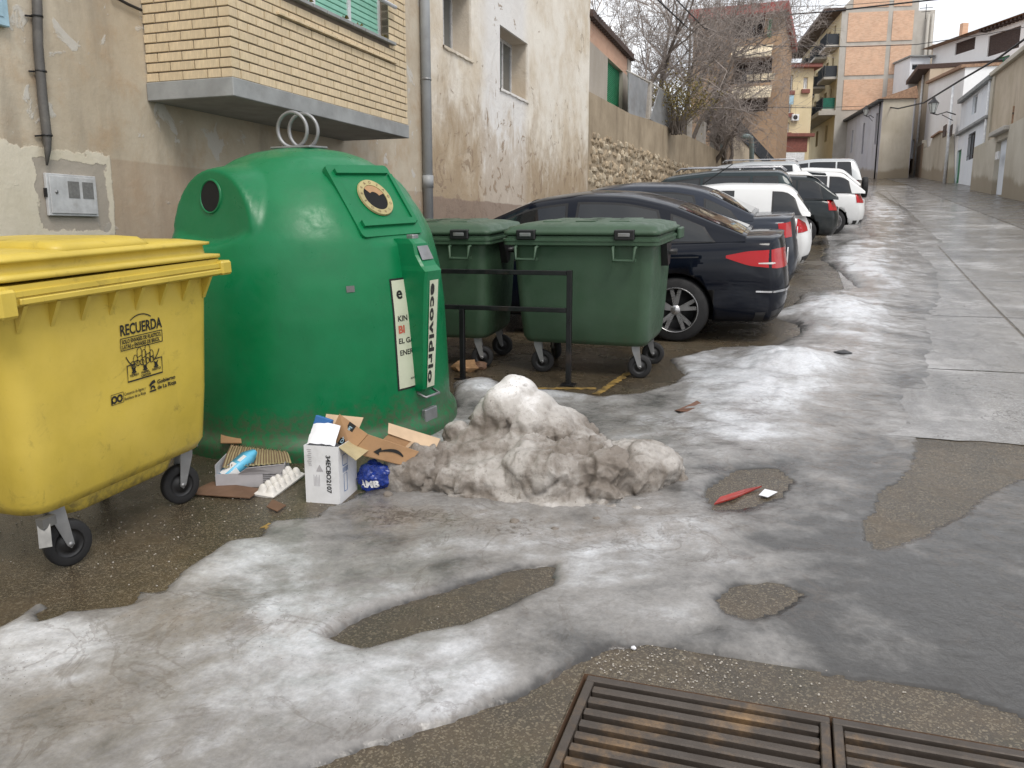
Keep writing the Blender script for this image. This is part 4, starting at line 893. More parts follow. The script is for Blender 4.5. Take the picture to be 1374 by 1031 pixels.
def street_lamp(P, out, label, sc=1.):
    t = thing('wall_lantern', label, 'lamp', P, 0, 0, 'wall lanterns up the street'); o = Vector(out).normalized()
    m = MB(); m.tube([(0, 0, 0), tuple(o*.4*sc+Vector((0, 0, .12*sc))), tuple(o*.8*sc), tuple(o*1.0*sc+Vector((0, 0, .05*sc)))], .025*sc, 6); m.tube([tuple(o*.1*sc+Vector((0, 0, -.25*sc))), tuple(o*.6*sc+Vector((0, 0, .0)))], .018*sc, 6); m.build('bracket', 'iron_black', t)
    c = o*1.0*sc; m = MB(); m.lathe([(.10*sc, .08*sc), (.20*sc, .48*sc)], 6, tuple(c), 'z', False); l = m.build('lantern_glass', 'lamp_glass', t)
    m = MB(); m.lathe([(.23*sc, .48*sc), (.21*sc, .52*sc), (.08*sc, .66*sc), (.05*sc, .74*sc), (0, .78*sc)], 6, tuple(c), 'z', False); m.lathe([(0, .04*sc), (.11*sc, .06*sc), (.11*sc, .09*sc)], 6, tuple(c), 'z', False)
    for k in range(6): a = k*PI/3; m.bar(c+Vector((.1*sc*math.cos(a), .1*sc*math.sin(a), .08*sc)), c+Vector((.2*sc*math.cos(a), .2*sc*math.sin(a), .48*sc)), .02, .02)
    m.build('lantern_frame', 'iron_black', t)
P = Fl.pt(1174, 158); wp = C2+dv2*(LL-P[0]); street_lamp((wp.x-.1, wp.y, P[1]), (-.6, -.8, 0), 'wall lantern on the lilac house', 1.1)
# ------------------------------------------------------------------ the row of houses on the right; local x runs towards the viewer's right
RX = 9.3
def fr(px): return atX(px, 230, RX)[1]
FR = Facade((RX, 90.), (RX, 20.))
def rs(px): return FR.pt(px, 230)[0]
def gbase(px): return gz(fr(px))-.5
# tan house with garage at the far end
t = FR.root('tan_house', 'narrow tan house with a dark eave and garage door', 'house')
s0, s1 = rs(1207), rs(1236); zt = pz(FR, 1226, 119); h = (rs(1214.5), rs(1223.5), gbase(1218)+.5, pz(FR, 1219, 192)); h2 = (rs(1213), rs(1221), pz(FR, 1217, 170), pz(FR, 1217, 148))
wall_block(s0, s1, 4, zt, 7, [h, h2], .3).build('wall', 'far_tan', t); panel(t, h, .2, 'timber', 'garage_door', 8); window(t, h2, .2, 'timber', 'window_glass', 1, .08)
MB().box(s0-.4, s1+.05, -.9, 7.2, zt+.003, zt+.35, .02).build('eave', 'dark_wood', t)
t2 = FR.root('downpipe', 'white downpipe between the tan house and the white wall', 'pipe'); MB().tube([(rs(1230), -.12, zt+.2), (rs(1229), -.12, gbase(1230)+.5)], .09, 6).build('pipe', 'pvc_white', t2)
# white gable house
t = FR.root('white_house', 'bright white house with a stepped tan yard wall in front', 'house')
s0, s1 = s1+.003, rs(1282)-.004; za, zb_ = pz(FR, 1236, 124), pz(FR, 1290, 96)
MB().prism([(s0, 4), (s1, 3), (s1, zb_), (s0, za)], 0, 7, lambda a, b, h: (a, h, b)).build('wall', 'far_white', t)
MB().prism([(s0-.1, za), (s1+.1, zb_), (s1+.1, zb_+.18), (s0-.1, za+.18)], -.25, 7.3, lambda a, b, h: (a, h, b)).build('roof', 'tile', t)
# tan yard wall
t = FR.root('yard_wall', 'tan stepped yard wall between the garage house and the green door', 'wall')
pp = [FR.pt(*p) for p in ((1236, 243), (1236, 194), (1244, 188), (1245, 200), (1255, 196), (1258, 186), (1268, 178), (1281, 180), (1281, 254))]
MB().prism(pp, -.35, -.03, lambda a, b, h: (a, h, b)).build('wall', 'far_plaster', t); MB().box(rs(1235), rs(1243), -.37, -.352, gbase(1240)+.4, pz(FR, 1240, 196)).build('gate', 'timber', t)
for q in (1271, 1279): MB().box(rs(q)-.6, rs(q)+.6, -.4, -.353, pz(FR, q, 186), pz(FR, q, 172)).build('vent_grille', 'dark_wood', t)
MB().box(rs(1255), rs(1266), -.5, -.03, pz(FR, 1258, 186), pz(FR, 1258, 184)).build('coping', 'tile', t)
# pole with cables
t = thing('white_pole', 'thin pale utility pole in front of the white house', 'pole', (RX-.45, fr(1279), gz(fr(1279))))
zp = atX(1287, 108, RX-.45)[2]-gz(fr(1279)); MB().tube([(0, 0, 0), (0, 0, zp)], [.1, .075], 8).build('shaft', 'pvc_white', t)
P = atX(1283, 147, RX-.5); street_lamp((RX-.5, P[1], P[2]-.3), (-.55, -.15, 0), 'wall lantern on the pale pole before the white house', 1.35)
# blue-white small house with green door
t = FR.root('blue_white_house', 'small bluish white house with a green door and barred window', 'house')
s0, s1 = rs(1282), rs(1320); ztl = pz(FR, 1292, 138); ztr = pz(FR, 1320, 113)
hd = (rs(1281.8)+.03, rs(1287.5), gbase(1284)+.5, pz(FR, 1284.5, 203)); hw = (rs(1295.5), rs(1304), pz(FR, 1300, 215), pz(FR, 1300, 181)); hu = (rs(1296), rs(1302), pz(FR, 1299, 158), pz(FR, 1299, 135)); hu2 = (rs(1308), rs(1316), pz(FR, 1312, 150), pz(FR, 1312, 122))
wall_block(s0, s1, 2.5, ztl, 6, [hd, hw, hu], .2).build('wall', 'far_bluewhite', t)
MB().box(hd[0], hd[1], .12, .17, hd[2], hd[3]).build('door', 'door_green', t); window(t, hw, .12, 'dark_wood', 'window_glass', 1, .07, 5); window(t, hu, .12, 'pvc_white', 'curtain_glass', 0, .07)
MB().box(s0+.1, s1+.1, -.22, -.004, pz(FR, 1305, 171)-.05, pz(FR, 1305, 168), .03).build('canopy', 'slab_grey', t); MB().box(s0-.1, s1+.2, -.25, 6.2, ztl+.003, ztl+.22).build('roof', 'slab_grey', t)
MB().tube([(s1-.1, -.1, 3), (s1-.1, -.1, ztl)], .08, 6).build('downpipe', 'pvc_white', t)
# tan blind house at the edge of the frame
t = FR.root('blind_tan_house', 'tan rendered house with a high blind wall at the right edge', 'house')
sa_, sb_ = s1+.004, rs(1440); zt = pz(FR, 1340, 98)
wall_block(sa_, sb_, 1.5, zt, 7).build('wall', 'far_tan', t); MB().box(sa_-.02, sb_, -.2, 7.2, zt+.003, zt+.2).build('parapet', 'far_plaster', t); MB().box(sa_+.02, sa_+.7, -.08, -.004, pz(FR, 1330, 190), zt-.01).build('pilaster', 'far_plaster', t)
# nearer low wall with gate on the right edge
F = Facade((RX-.9, fr(1325)-1), (RX-1.1, 22)); t = F.root('low_plaster_wall', 'low stained plaster wall with a pale gate at the right edge', 'wall')
q0, q1 = F.pt(1331, 230)[0], F.pt(1347, 230)[0]; zg = pz(F, 1340, 182)
gb_ = gz(fr(1340))-.4; hg = (q0+.3, q1, gb_, zg-.25)
wall_block(0, q1+.3, 1.2, zg, .4, [hg], .3).build('wall', 'far_plaster', t); MB().box(hg[0], hg[1], .2, .26, hg[2], hg[3]).build('gate', 'far_bluewhite', t)
MB().box(q0-.2, q1+.4, -.25, .6, zg+.002, zg+.2, .03).build('lintel', 'far_concrete', t)
pp = [(q1+.301, 1.0), (F.len, 0), (F.len, pz(F, 1374, 158)), (q1+.301, zg+.2)]; MB().prism(pp, -.05, .4, lambda a, b, h: (a, h, b)).build('upper_wall', 'far_plaster', t)
MB().box((q0+q1)/2-.45, (q0+q1)/2+.1, -.08, -.004+.0, pz(F, 1340, 214), pz(F, 1340, 204)).build('letter_box', 'pvc_white', t)
P = F.pt(1358, 166); t = thing('roof_cross', 'rusty iron cross-shaped bracket on the low wall', 'bracket', (F.A.x+F.t.x*P[0], F.A.y+F.t.y*P[0], P[1]-.3)); MB().bar((0, 0, 0), (0, 0, 1.0), .06, .06).build('upright', 'tile', t); MB().bar((-.05, -.2, .7), (.05, .2, .7), .06, .06).build('arm', 'iron', t)
# white hillside house behind, top right
F = Facade(xy(1236, 76, 70), xy(1420, 60, 70)); t = F.root('hillside_house', 'white house on the hill with large dark shutters', 'house')
h1 = F.rect(1282, 54, 1308, 70); h2 = F.rect(1326, 42, 1368, 70); h3 = F.rect(1326, 78, 1354, 88); h4 = F.rect(1280, 86, 1291, 93); h0 = F.rect(1254, 67, 1259, 86)
zt = pz(F, 1330, 38); sA = F.rect(1253, 50, 1260, 60)[0]
wall_block(sA, F.len, 8, zt, 9, [h1, h2, h3, h4], .25).build('wall', 'far_white', t)
panel(t, h1, .1, 'dark_wood', 'shutter', 8); panel(t, h2, .1, 'dark_wood', 'shutter', 12); window(t, h3, .1, 'door_green', 'window_glass', 2, .08); panel(t, h4, .1, 'dark_wood', 'shutter', 4)
MB().prism([(-.8, zt+.01), (9.6, zt+.01), (4.5, zt+1.7)], sA-.5, F.len+.5, lambda a, b, h: (h, a, b)).build('roof', 'tile', t); n_ = 26; m = MB()
for k in range(n_): q = F.rect(1324, 30, 1330, 40)[0]+k*.42; m.box(q, q+.2, -.6, .0-.01, zt-.22, zt-.05)
m.build('rafters', 'dark_wood', t); c_ = F.rect(1258, 32, 1262, 50); MB().box(c_[0], c_[1], 2, 2.5, zt-1, pz(F, 1260, 31)).build('chimney', 'far_brick', t)
F = Facade(xy(1228, 82), xy(1262, 82)); t = F.root('far_gable', 'dark tiled roofs between the annex and the hillside house', 'house'); wall_block(0, F.len, 8, pz(F, 1245, 64), 6).build('wall', 'far_tan', t); MB().prism([(-.5, pz(F, 1245, 64)+.01), (6.5, pz(F, 1245, 64)+.01), (3, pz(F, 1245, 50))], -.3, F.len+.3, lambda a, b, h: (h, a, b)).build('roof', 'tile', t)
# far asphalt lane by the houses and its verge
v = MB(); P = []
for k in range(60):
    y = 12+k*1.2; P.append([(xr_edge(min(y, 57))+.02, y, gz(y)+.006), (RX-.02, y, gz(y)+.03)])
tag(v.grid(P, False).build('side_lane', 'far_asphalt'), kind='structure')
# ------------------------------------------------------------------ wheeled containers
def ring3(w, d, r, z, n=5): return [(x, y, z) for x, y in rring(w, d, r, n)]
def caster(parent, x, y, ang, zt=.31, r=.105):
    """Swivel wheel: tyre, hub and forked zinc bracket as parts of one wheel."""
    c, s = math.cos(ang), math.sin(ang); off = .045; cx_, cy_ = x+c*off, y+s*off
    def loc(u, v, z): return (cx_+u*c-v*s, cy_+u*s+v*c, z)
    m = MB(); prof = [(r*.62, -.024), (r*.9, -.026), (r*.985, -.018), (r, 0), (r*.985, .018), (r*.9, .026), (r*.62, .024)]; P = []
    for k in range(28): th = 2*PI*k/28; P.append([loc(q*math.cos(th), h, r+q*math.sin(th)) for q, h in prof])
    m.grid(P, True, True); w = m.build('wheel', 'rubber', parent)
    m = MB(); P = []
    for k in range(20): th = 2*PI*k/20; P.append([loc(q*math.cos(th), h, r+q*math.sin(th)) for q, h in [(0, -.02), (r*.3, -.022), (r*.36, -.012), (r*.6, -.012), (r*.64, -.02), (r*.64, .02), (r*.6, .012), (r*.36, .012), (r*.3, .022), (0, .02)]])
    m.grid(P, True, True); m.build('hub', 'black_plastic', w)
    m = MB()
    for sd_ in (-1, 1):
        a = [(-.03, r+.02), (.012, r-.02), (.03, r), (.012+.055-.06, zt-.012), (-off-.035, zt-.012)]
        a = [(-.016, r-.002), (.0, r-.018), (.016, r-.002), (-.004, zt-.03), (-.004, zt-.015), (-off-.03, zt-.015), (-off-.024, zt-.06)]
        m.prism(a, sd_*.032, sd_*.038, lambda u, z, h: loc(u, h, z))
    m.prism([(-off-.06, -.045), (.03, -.045), (.03, .045), (-off-.06, .045)], zt-.018, zt, lambda u, v, z: loc(u, v, z)); m.tube([loc(0, -.04, r), loc(0, .04, r)], .012, 8)
    m.build('fork', 'zinc', w)
    return w
def bin_body(parent, mat, belly=False):
    m = MB(); loft(m, [ring3(1.00, .66, .10, .285), ring3(1.10, .76, .11, .295), ring3(1.15, .81, .11, .34), ring3(1.19, .86, .10, .60), ring3(1.245, .945, .09, 1.15), ring3(1.25, .95, .09, 1.175)])
    b = m.build('body', mat, parent)
    if belly:
        m = MB(); loft(m, [ring3(.62, .58, .1, .205), ring3(.72, .66, .1, .225), ring3(.80, .72, .1, .32)]); m.build('belly', mat, parent)
    m = MB(); loft(m, [ring3(1.24, .94, .09, 1.16), ring3(1.33, 1.03, .06, 1.163), ring3(1.365, 1.065, .05, 1.172), ring3(1.365, 1.065, .05, 1.20), ring3(1.378, 1.078, .05, 1.203), ring3(1.378, 1.078, .05, 1.222), ring3(1.34, 1.04, .05, 1.225), ring3(1.34, 1.04, .05, 1.245), ring3(1.2, .9, .05, 1.245)], (False, True), False)
    m.build('rim', mat, parent); return b
def yf(z): return -np.interp(z, [.30, .34, .60, 1.15], [.38, .405, .43, .4725])
# yellow recycling bin -------------------------------------------------
YB = (-3.47, 3.16)
t = thing('recycling_bin', 'yellow wheeled packaging recycling bin with a black printed emblem', 'bin', (YB[0], YB[1], gz(YB[1])), R(90), slope(YB[1]))
t.matrix_basis = t.matrix_basis @ Matrix.Diagonal((1.02, 1.02, 1.085, 1)); yb = t; body = bin_body(t, 'yellow_plastic', True)
for k in range(8):
    x = -.56+1.12*k/7; MB().prism([(-.465, 1.165), (-.525, 1.165), (-.465, 1.06)], x-.01, x+.01, lambda a, b, h: (h, a, b)).build('rim_rib', 'yellow_plastic', t)
for k in range(5):
    y = -.34+.68*k/4
    for sg in (-1, 1): MB().prism([(sg*.615, 1.165), (sg*.675, 1.165), (sg*.612, 1.06)], y-.01, y+.01, lambda a, b, h: (a, h, b)).build('rim_rib', 'yellow_plastic', t)
m = MB(); m.box(-.60, .62, -.548, -.536, 1.172, 1.196, .004); m.box(-.70, -.62, -.56, -.44, 1.13, 1.235, .01); m.box(.62, .70, -.555, -.44, 1.165, 1.235, .01); m.build('front_lip', 'yellow_plastic', t)
# lid: stepped tray with raised ridges and dark slabs painted as the shade of hand recesses
m = MB(); loft(m, [ring3(1.30, .98, .06, 1.250), ring3(1.355, 1.05, .06, 1.256), ring3(1.355, 1.05, .06, 1.272), ring3(1.25, .95, .07, 1.278), ring3(1.24, .94, .07, 1.318), ring3(1.29, .99, .07, 1.322), ring3(1.29, .99, .07, 1.334), ring3(1.10, .80, .08, 1.352), ring3(.5, .3, .1, 1.358)])
lid = m.build('lid', 'yellow_plastic', t); lid.rotation_euler = (0, R(.4), 0)
m = MB(); loft(m, [ring3(.60, .90, .06, 1.336), ring3(.54, .80, .08, 1.378), ring3(.44, .66, .08, 1.386)]); o = m.build('lid_ridge', 'yellow_plastic', lid); o.location = (-.02, .0, 0)
m = MB(); m.box(-.52, -.36, -.36, .22, 1.344, 1.3485, .0); o = m.build('recess_shade', 'dark_wood', lid)  # flat dark slab, no hollow: the shade is in its colour
m = MB(); m.box(.33, .5, -.22, .36, 1.344, 1.3485); o = m.build('recess_shade', 'dark_wood', lid)
m = MB(); m.box(-.62, .1, .44, .53, 1.33, 1.40, .02); m.build('hinge_bar', 'yellow_plastic', lid)
for x, y, a in ((-.40, -.30, -.35), (.47, -.30, 2.75), (-.44, .30, 1.2), (.44, .30, .5)): caster(t, x, y, a)
m = MB(); m.bar((-.50, -.36, .27), (-.55, -.41, .17), .05, .01); m.box(-.53, -.46, -.39, -.35, .24, .28); m.build('brake_pedal', 'rim_dark', t)
tl = slope(YB[1])
def yloc(px, py):
    p = atX(px, py, YB[0]+.45); dy = p[1]-YB[1]; dz = p[2]-gz(YB[1]); return ((dy*math.cos(tl)+dz*math.sin(tl))/1.02, (-dy*math.sin(tl)+dz*math.cos(tl))/1.085)
def onface(s, h): return (s, float(yf(h))-.0035, h)
m = MB()
zc_ = lambda y: yloc(185, y)[1]
x0, x1 = yloc(156, 447)[0], yloc(212, 434)[0]
put_text(m, 'RECUERDA', .068, onface, (x0, zc_(445)), 1., .0016, x1-x0)
zt_, zb_ = zc_(449), zc_(465)
def rect_line(x0, x1, z0, z1, w):
    ribbon(m, [(x0, z0), (x1, z0)], w, onface); ribbon(m, [(x0, z1), (x1, z1)], w, onface); ribbon(m, [(x0, z0), (x0, z1)], w, onface); ribbon(m, [(x1, z0), (x1, z1)], w, onface)
rect_line(x0, x1, zb_, zt_, .004); hb2 = zt_-zb_
put_text(m, 'SOLO ENVASES DE PLASTICO,', hb2*.46, onface, (x0+.008, zt_-hb2*.45), 1., .0008, (x1-x0)*.94); put_text(m, 'LATAS y ENVASES DE BRICK', hb2*.46, onface, (x0+.008, zb_+hb2*.12), 1., .0008, (x1-x0)*.90)
cx_ = (x0+x1)/2; rr = (zc_(421)-zc_(497))/2; cz2 = (zc_(421)+zc_(497))/2
ribbon(m, arc(cx_, cz2, rr, 58, 122, 14), .005, onface); ribbon(m, arc(cx_, cz2, rr*.95, 205, 236, 8), .005, onface); ribbon(m, arc(cx_, cz2, rr*.95, 304, 335, 8), .005, onface)
Z0 = zc_(489)
for q, w_, h_ in ((-.055, .026, .035), (-.025, .03, .065), (.008, .026, .05), (.035, .032, .07), (.062, .024, .04)):
    X0 = cx_+q*.9; ribbon(m, [(X0-w_/2, Z0), (X0-w_/2, Z0+h_), (X0-w_/5, Z0+h_+.012), (X0+w_/5, Z0+h_+.012), (X0+w_/2, Z0+h_), (X0+w_/2, Z0)], .0035, onface); ribbon(m, [(X0-w_/2, Z0+h_*.5), (X0+w_/2, Z0+h_*.62)], .0035, onface)
for q in (-.075, -.04, -.01, .03, .06): ribbon(m, arc(cx_+q*.9, Z0+.008, .013, 0, 360, 10), .004, onface)
bx0, bx1 = x0+.03, x1-.012; bz1 = zc_(487); bz0 = zc_(509); bh = bz1-bz0
ribbon(m, [(bx0+.05, bz1), (bx0, bz1), (bx0, bz0), (bx1, bz0), (bx1, bz1), (bx1-.05, bz1)], .007, onface)
for i, wd in enumerate(('VIDRIO', 'PAPEL', 'RESTO')):
    q = bx0+(bx1-bx0)*(.06+.32*i); put_text(m, wd, bh*.2, onface, (q, bz0+bh*.27), 1., .0005, (bx1-bx0)*.25); xc, zc = q+(bx1-bx0)*.12, bz0+bh*.66; e_ = bh*.19
    ribbon(m, [(xc-e_, zc-e_), (xc+e_, zc+e_)], .006, onface); ribbon(m, [(xc-e_, zc+e_), (xc+e_, zc-e_)], .006, onface); ribbon(m, arc(xc, zc, e_*.6, 0, 360, 10), .005, onface); ribbon(m, [(xc-e_*.6, zc-e_), (xc+e_*.6, zc-e_)], .006, onface)
put_text(m, 'CARTON', bh*.2, onface, (bx0+(bx1-bx0)*.37, bz0+bh*.08), 1., .0005, (bx1-bx0)*.28)
zl_ = yloc(193, 531)[1]; l0 = (yloc(150, 540)[0], zl_); l1 = (yloc(196, 527)[0], zl_); g0 = (yloc(201, 524)[0], zl_); g1 = (yloc(236, 514)[0], zl_)
lx = l0[0]
for q in (0, .034): ribbon(m, arc(lx+.018+q, l0[1]+.022, .014, 0, 360, 14), .009, onface)
ribbon(m, [(lx+.002, l0[1]+.002), (lx+.006, l0[1]+.03)], .008, onface); rect_line(lx, lx+.075, l0[1], l0[1]+.046, .0025)
put_text(m, 'Consorcio de Aguas y', .019, onface, (lx+.08, l0[1]+.026), 1., .0003, l1[0]-lx-.08); put_text(m, 'Residuos de La Rioja', .019, onface, (lx+.08, l0[1]+.004), 1., .0003, l1[0]-lx-.08)
gx = g0[0]; gzb = l0[1]+.004
m.prism([(gx, gzb+.036), (gx+.018, gzb+.05), (gx+.036, gzb+.055), (gx+.044, gzb+.04), (gx+.022, gzb+.036), (gx+.006, gzb+.026)], 0, .001, lambda a, b, h: (a, float(yf(b))-.0035-h, b)); ribbon(m, arc(gx+.024, gzb+.012, .013, 0, 180, 10), .009, onface); ribbon(m, [(gx+.002, gzb+.004), (gx+.046, gzb+.004)], .008, onface)
put_text(m, 'Gobierno', .026, onface, (gx+.055, gzb+.03), 1., .0008, g1[0]-gx-.055); put_text(m, 'de La Rioja', .026, onface, (gx+.055, gzb+.003), 1., .0008, g1[0]-gx-.05)
m.build('printed_emblem', 'ink', body)
# green rubbish bins --------------------------------------------------
def green_bin(cx_, cy_, rz, label):
    t = thing('rubbish_bin', label, 'bin', (cx_, cy_, gz(cy_)), rz, slope(cy_), 'green wheeled rubbish bins'); t.matrix_basis = t.matrix_basis @ Matrix.Scale(1.025, 4); body = bin_body(t, 'bin_green')
    m = MB(); loft(m, [ring3(1.30, .98, .06, 1.25), ring3(1.37, 1.06, .06, 1.254), ring3(1.37, 1.06, .06, 1.285), ring3(1.33, 1.02, .07, 1.292), ring3(1.31, 1.0, .08, 1.318), ring3(1.1, .84, .12, 1.345), ring3(.6, .4, .15, 1.362)]); lid = m.build('lid', 'bin_green', t)
    m = MB()
    for x in (-.3, .0, .3): m.box(x-.09, x+.09, -.3, .3, 1.352-.02*abs(x), 1.362, .01)
    m.build('lid_ridge', 'bin_green', lid)
    for x in (-.46, .40):
        l = MB().box(x-.085, x+.085, -.56, -.50, 1.215, 1.30, .008).build('latch', 'black_plastic', t); MB().box(x-.05, x+.05, -.5665, -.561, 1.245, 1.275, .003).build('latch_plate', 'zinc', l)
        m = MB(); q = .10
        m.tube([(x-q, -.48, 1.165), (x-q*.92, -.56, 1.15), (x-q*.86, -.57, 1.05), (x+q*.86, -.57, 1.05), (x+q*.92, -.56, 1.15), (x+q, -.48, 1.165)], .014, 6); m.bar((x-q*.85, -.565, 1.055), (x+q*.85, -.565, 1.055), .03, .012); m.bar((x-q*.85, -.5, 1.05), (x-q*.85, -.56, 1.05), .02, .02); m.bar((x+q*.85, -.5, 1.05), (x+q*.85, -.56, 1.05), .02, .02); m.build('handle', 'bin_green', t)
    for sg in (-1, 1):
        m = MB(); m.prism([(-.12, 1.16), (.12, 1.16), (.06, .98), (-.02, .96)], sg*.60, sg*.675, lambda a, b, h: (h, a, b)); m.tube([(sg*.6, .03, 1.08), (sg*.74, .03, 1.08)], .026, 10); m.build('lift_bracket', 'black_plastic', t)
        MB().box(min(sg*.685, sg*.72), max(sg*.685, sg*.72), .3, .52, 1.17, 1.27, .01).build('hinge', 'bin_green', t)
    for x, y, a in ((-.45, -.30, .2), (.45, -.30, .25), (-.45, .30, 2.2), (.45, .30, .15)): caster(t, x, y, a)
    return t
green_bin(-1.745, 7.60, R(-2), 'dark green rubbish bin standing free, beside the black car')
green_bin(-3.30, 7.64, R(1), 'dark green rubbish bin half hidden behind the green bottle bank')
# steel rack in front of them ------------------------------------------
ry = 6.86; rz0 = gz(ry); t = thing('bin_rack', 'black steel guard rail in front of the green rubbish bins', 'rack', (-1.8, ry, rz0))
m = MB().box(-.022, .022, -.022, .022, 0, 1.0, .003); m.build('post', 'rack_steel', t); m = MB().box(-1.02, -.976, -.022, .022, 0, .64, .003); m.build('post', 'rack_steel', t); m = MB().box(-2.02, -1.976, -.022, .022, 0, 1.0, .003); m.build('post', 'rack_steel', t)
for z in (.975, .655): MB().box(-1.974, -.024, -.02, .02, z-.02, z+.02, .003).build('rail', 'rack_steel', t)
for x in (0, -1, -2): MB().box(x-.06, x+.06, -.06, .06, .002, .012).build('foot_plate', 'rack_steel', t)
# ------------------------------------------------------------------ the green bottle bank
IC = (-3.36, 5.33); IR = R(-16); it = slope(IC[1])
t = thing('bottle_bank', 'large green dome-shaped glass recycling container with two lifting rings', 'bottle bank', (IC[0], IC[1], gz(IC[1])), IR, it); ig = t
pf = [(1.05, .0), (1.055, .05), (1.05, .105), (1.03, .125), (1.005, .135), (1.0, .2), (.995, .5), (.985, .9), (.965, 1.12), (.94, 1.26), (.905, 1.40), (.86, 1.50), (.80, 1.60), (.705, 1.72), (.59, 1.83), (.455, 1.915), (.32, 1.962), (.15, 1.99), (0., 1.997)]
def smooth_prof(pf, n):
    p = np.array(pf); d = np.concatenate([[0], np.cumsum(np.hypot(*np.diff(p, axis=0).T))]); u = np.linspace(0, d[-1], n); r = np.interp(u, d, p[:, 0]); z = np.interp(u, d, p[:, 1])
    for _ in range(2): r[1:-1] = (r[:-2]+2*r[1:-1]+r[2:])/4; z[1:-1] = (z[:-2]+2*z[1:-1]+z[2:])/4
    return r, z
pr_, pz_ = smooth_prof(pf, 110)
def S01(x, a, b): q = min(1, max(0, (x-a)/(b-a))); return q*q*(3-2*q)
def smin(a, b, k): h = max(k-abs(a-b), 0)/k; return min(a, b)-h*h*k*.25
def Lh(z): return .80-.12*(z-1.40)      # near-vertical dormer faces round the throw holes (local +-y), over a curved ledge
def Mh(z, u): return S01(1-(u/.45)**2-(max(0, z-1.42)/.47)**2, .0, .2)*S01(z, 1.34+.55*u*u, 1.395+.55*u*u)
def Lp(z): return 1.3+((.895-.70*(z-1.36))-1.3)*S01(z, 1.30, 1.37)
def igp(th, r, z):
    x, y = r*math.cos(th), r*math.sin(th)
    if z > 1.2:
        lx = smin(abs(x), Lp(z), .05); x = math.copysign(lx, x) if abs(x) > 1e-9 else x
        k = Mh(z, x) if abs(y) > .25*abs(x) else 0.; ly = abs(y)*(1-k)+Lh(z)*k; y = math.copysign(ly, y) if abs(y) > 1e-9 else y
    return (x, y, z)
m = MB(); m.grid([[igp(2*PI*i/240, pr_[j], pz_[j]) for j in range(len(pr_))] for i in range(240)], True, True)
shell = m.build('shell', 'igloo_green', t)
bv = BVHTree.FromPolygons([Vector(p) for p in m.v], m.f)
def ihit(th, z, lift=.004, r0=1.6):
    d = Vector((-math.cos(th), -math.sin(th), 0)); h = bv.ray_cast(Vector((r0*math.cos(th), r0*math.sin(th), z)), d)
    return h[0]-d*lift if h[0] else Vector((math.cos(th), math.sin(th), z))
def ithz(px, py):      # a sight line met with the shell, as (angle, height) in the container's own frame
    mw = ig.matrix_basis.inverted(); o = mw @ Vector((0, 0, CAM_H)); d = (mw.to_3x3() @ Vector(ray(px, py))).normalized(); h = bv.ray_cast(o, d)
    return (math.atan2(h[0].y, h[0].x), h[0].z) if h[0] else None
# throw hole: a black disc on the closed face paints its dark inside
for sg in (-1, 1):
    def hp(a_, q, off, sg=sg):      # ring point on the tilted hole face
        zc = 1.675; yc = Lh(zc); up = Vector((0, -.12, 1)).normalized(); nn = Vector((0, 1, .12)).normalized(); p = Vector((0, yc, zc))+Vector((1, 0, 0))*q*math.cos(a_)+up*q*math.sin(a_)+nn*off; return (p.x, p.y*sg, p.z)
    m = MB(); m.grid([[hp(k*PI/16, q, .004) for q in (0, .1)] for k in range(32)], False, True); m.build('hole_shade_disc', 'hole_shade', t)
    m = MB(); m.grid([[hp(k*PI/16, q, o_) for q, o_ in ((.097, .003), (.101, .010), (.108, .010), (.114, -.006))] for k in range(32)], True, True); m.build('hole_collar', 'igloo_green', t)
# flap panels on the +-x faces
def plane_pt(sg, s, h, off):          # s across, h up the slope from the panel's centre
    zc = 1.63; xc = .895-.70*(zc-1.36); up = Vector((-.70, 0, 1)).normalized(); nn = Vector((1, 0, .70)).normalized(); p = Vector((xc, 0, zc))+up*h+nn*off+Vector((0, s, 0)); return (p.x*sg, p.y, p.z)
for sg in (1, -1):
    fn = lambda a, b, h, sg=sg: plane_pt(sg, a, b, h)
    m = MB(); m.prism([(x, y) for x, y in rring(.58, .56, .03, 3)], -.03, .007, fn); pn = m.build('flap_panel', 'igloo_green', t)
    m = MB()
    for a in ([(-.25, -.21), (.25, -.21), (.25, -.165), (-.25, -.165)], [(-.24, .20), (.24, .20), (.24, .235), (-.24, .235)]): m.prism(a, .0075, .03, fn)
    for a in ([(.25, -.19), (.285, -.19), (.285, .2), (.25, .2)],): m.prism(a, .0075, .02, fn)
    m.build('flap_rib', 'igloo_green', pn)
    m = MB(); P = [[plane_pt(sg, q*math.cos(k*PI/20), .01+q*math.sin(k*PI/20), o_) for q, o_ in ((.098, .012), (.098, .022), (.138, .024), (.142, .012))] for k in range(40)]; m.grid(P, False, True); m.build('ring_label', 'ring_yellow', pn)
    m = MB(); P = [[plane_pt(sg, q*math.cos(k*PI/20), .01+q*math.sin(k*PI/20), .0165) for q in (.0, .1)] for k in range(40)]; m.grid(P, False, True); m.build('hole_shade_disc', 'hole_shade', pn)  # black disc over the closed panel, painted as the dark inside
    m = MB(); P = [[plane_pt(sg, q*math.cos(PI*(.1+.62*k/12)), .01+q*math.sin(PI*(.1+.62*k/12)), .0185) for q in (.045, .097)] for k in range(13)]; m.grid(P, False); m.build('hole_flap', 'card_brown', pn)
    m = MB()
    for k in range(26): a = k*2*PI/26; put_text(m, random.choice('SOLOVIDRIOGRACIAS'), .028, lambda x, y, a=a: plane_pt(sg, (.108+y)*math.cos(a)-(x-.009)*math.sin(a)*1, .01+(.108+y)*math.sin(a)+(x-.009)*math.cos(a), .0255)) if k % 2 == 0 else None
    tag(m.build('ring_lettering', 'leaf_brown', pn), kind='stuff')
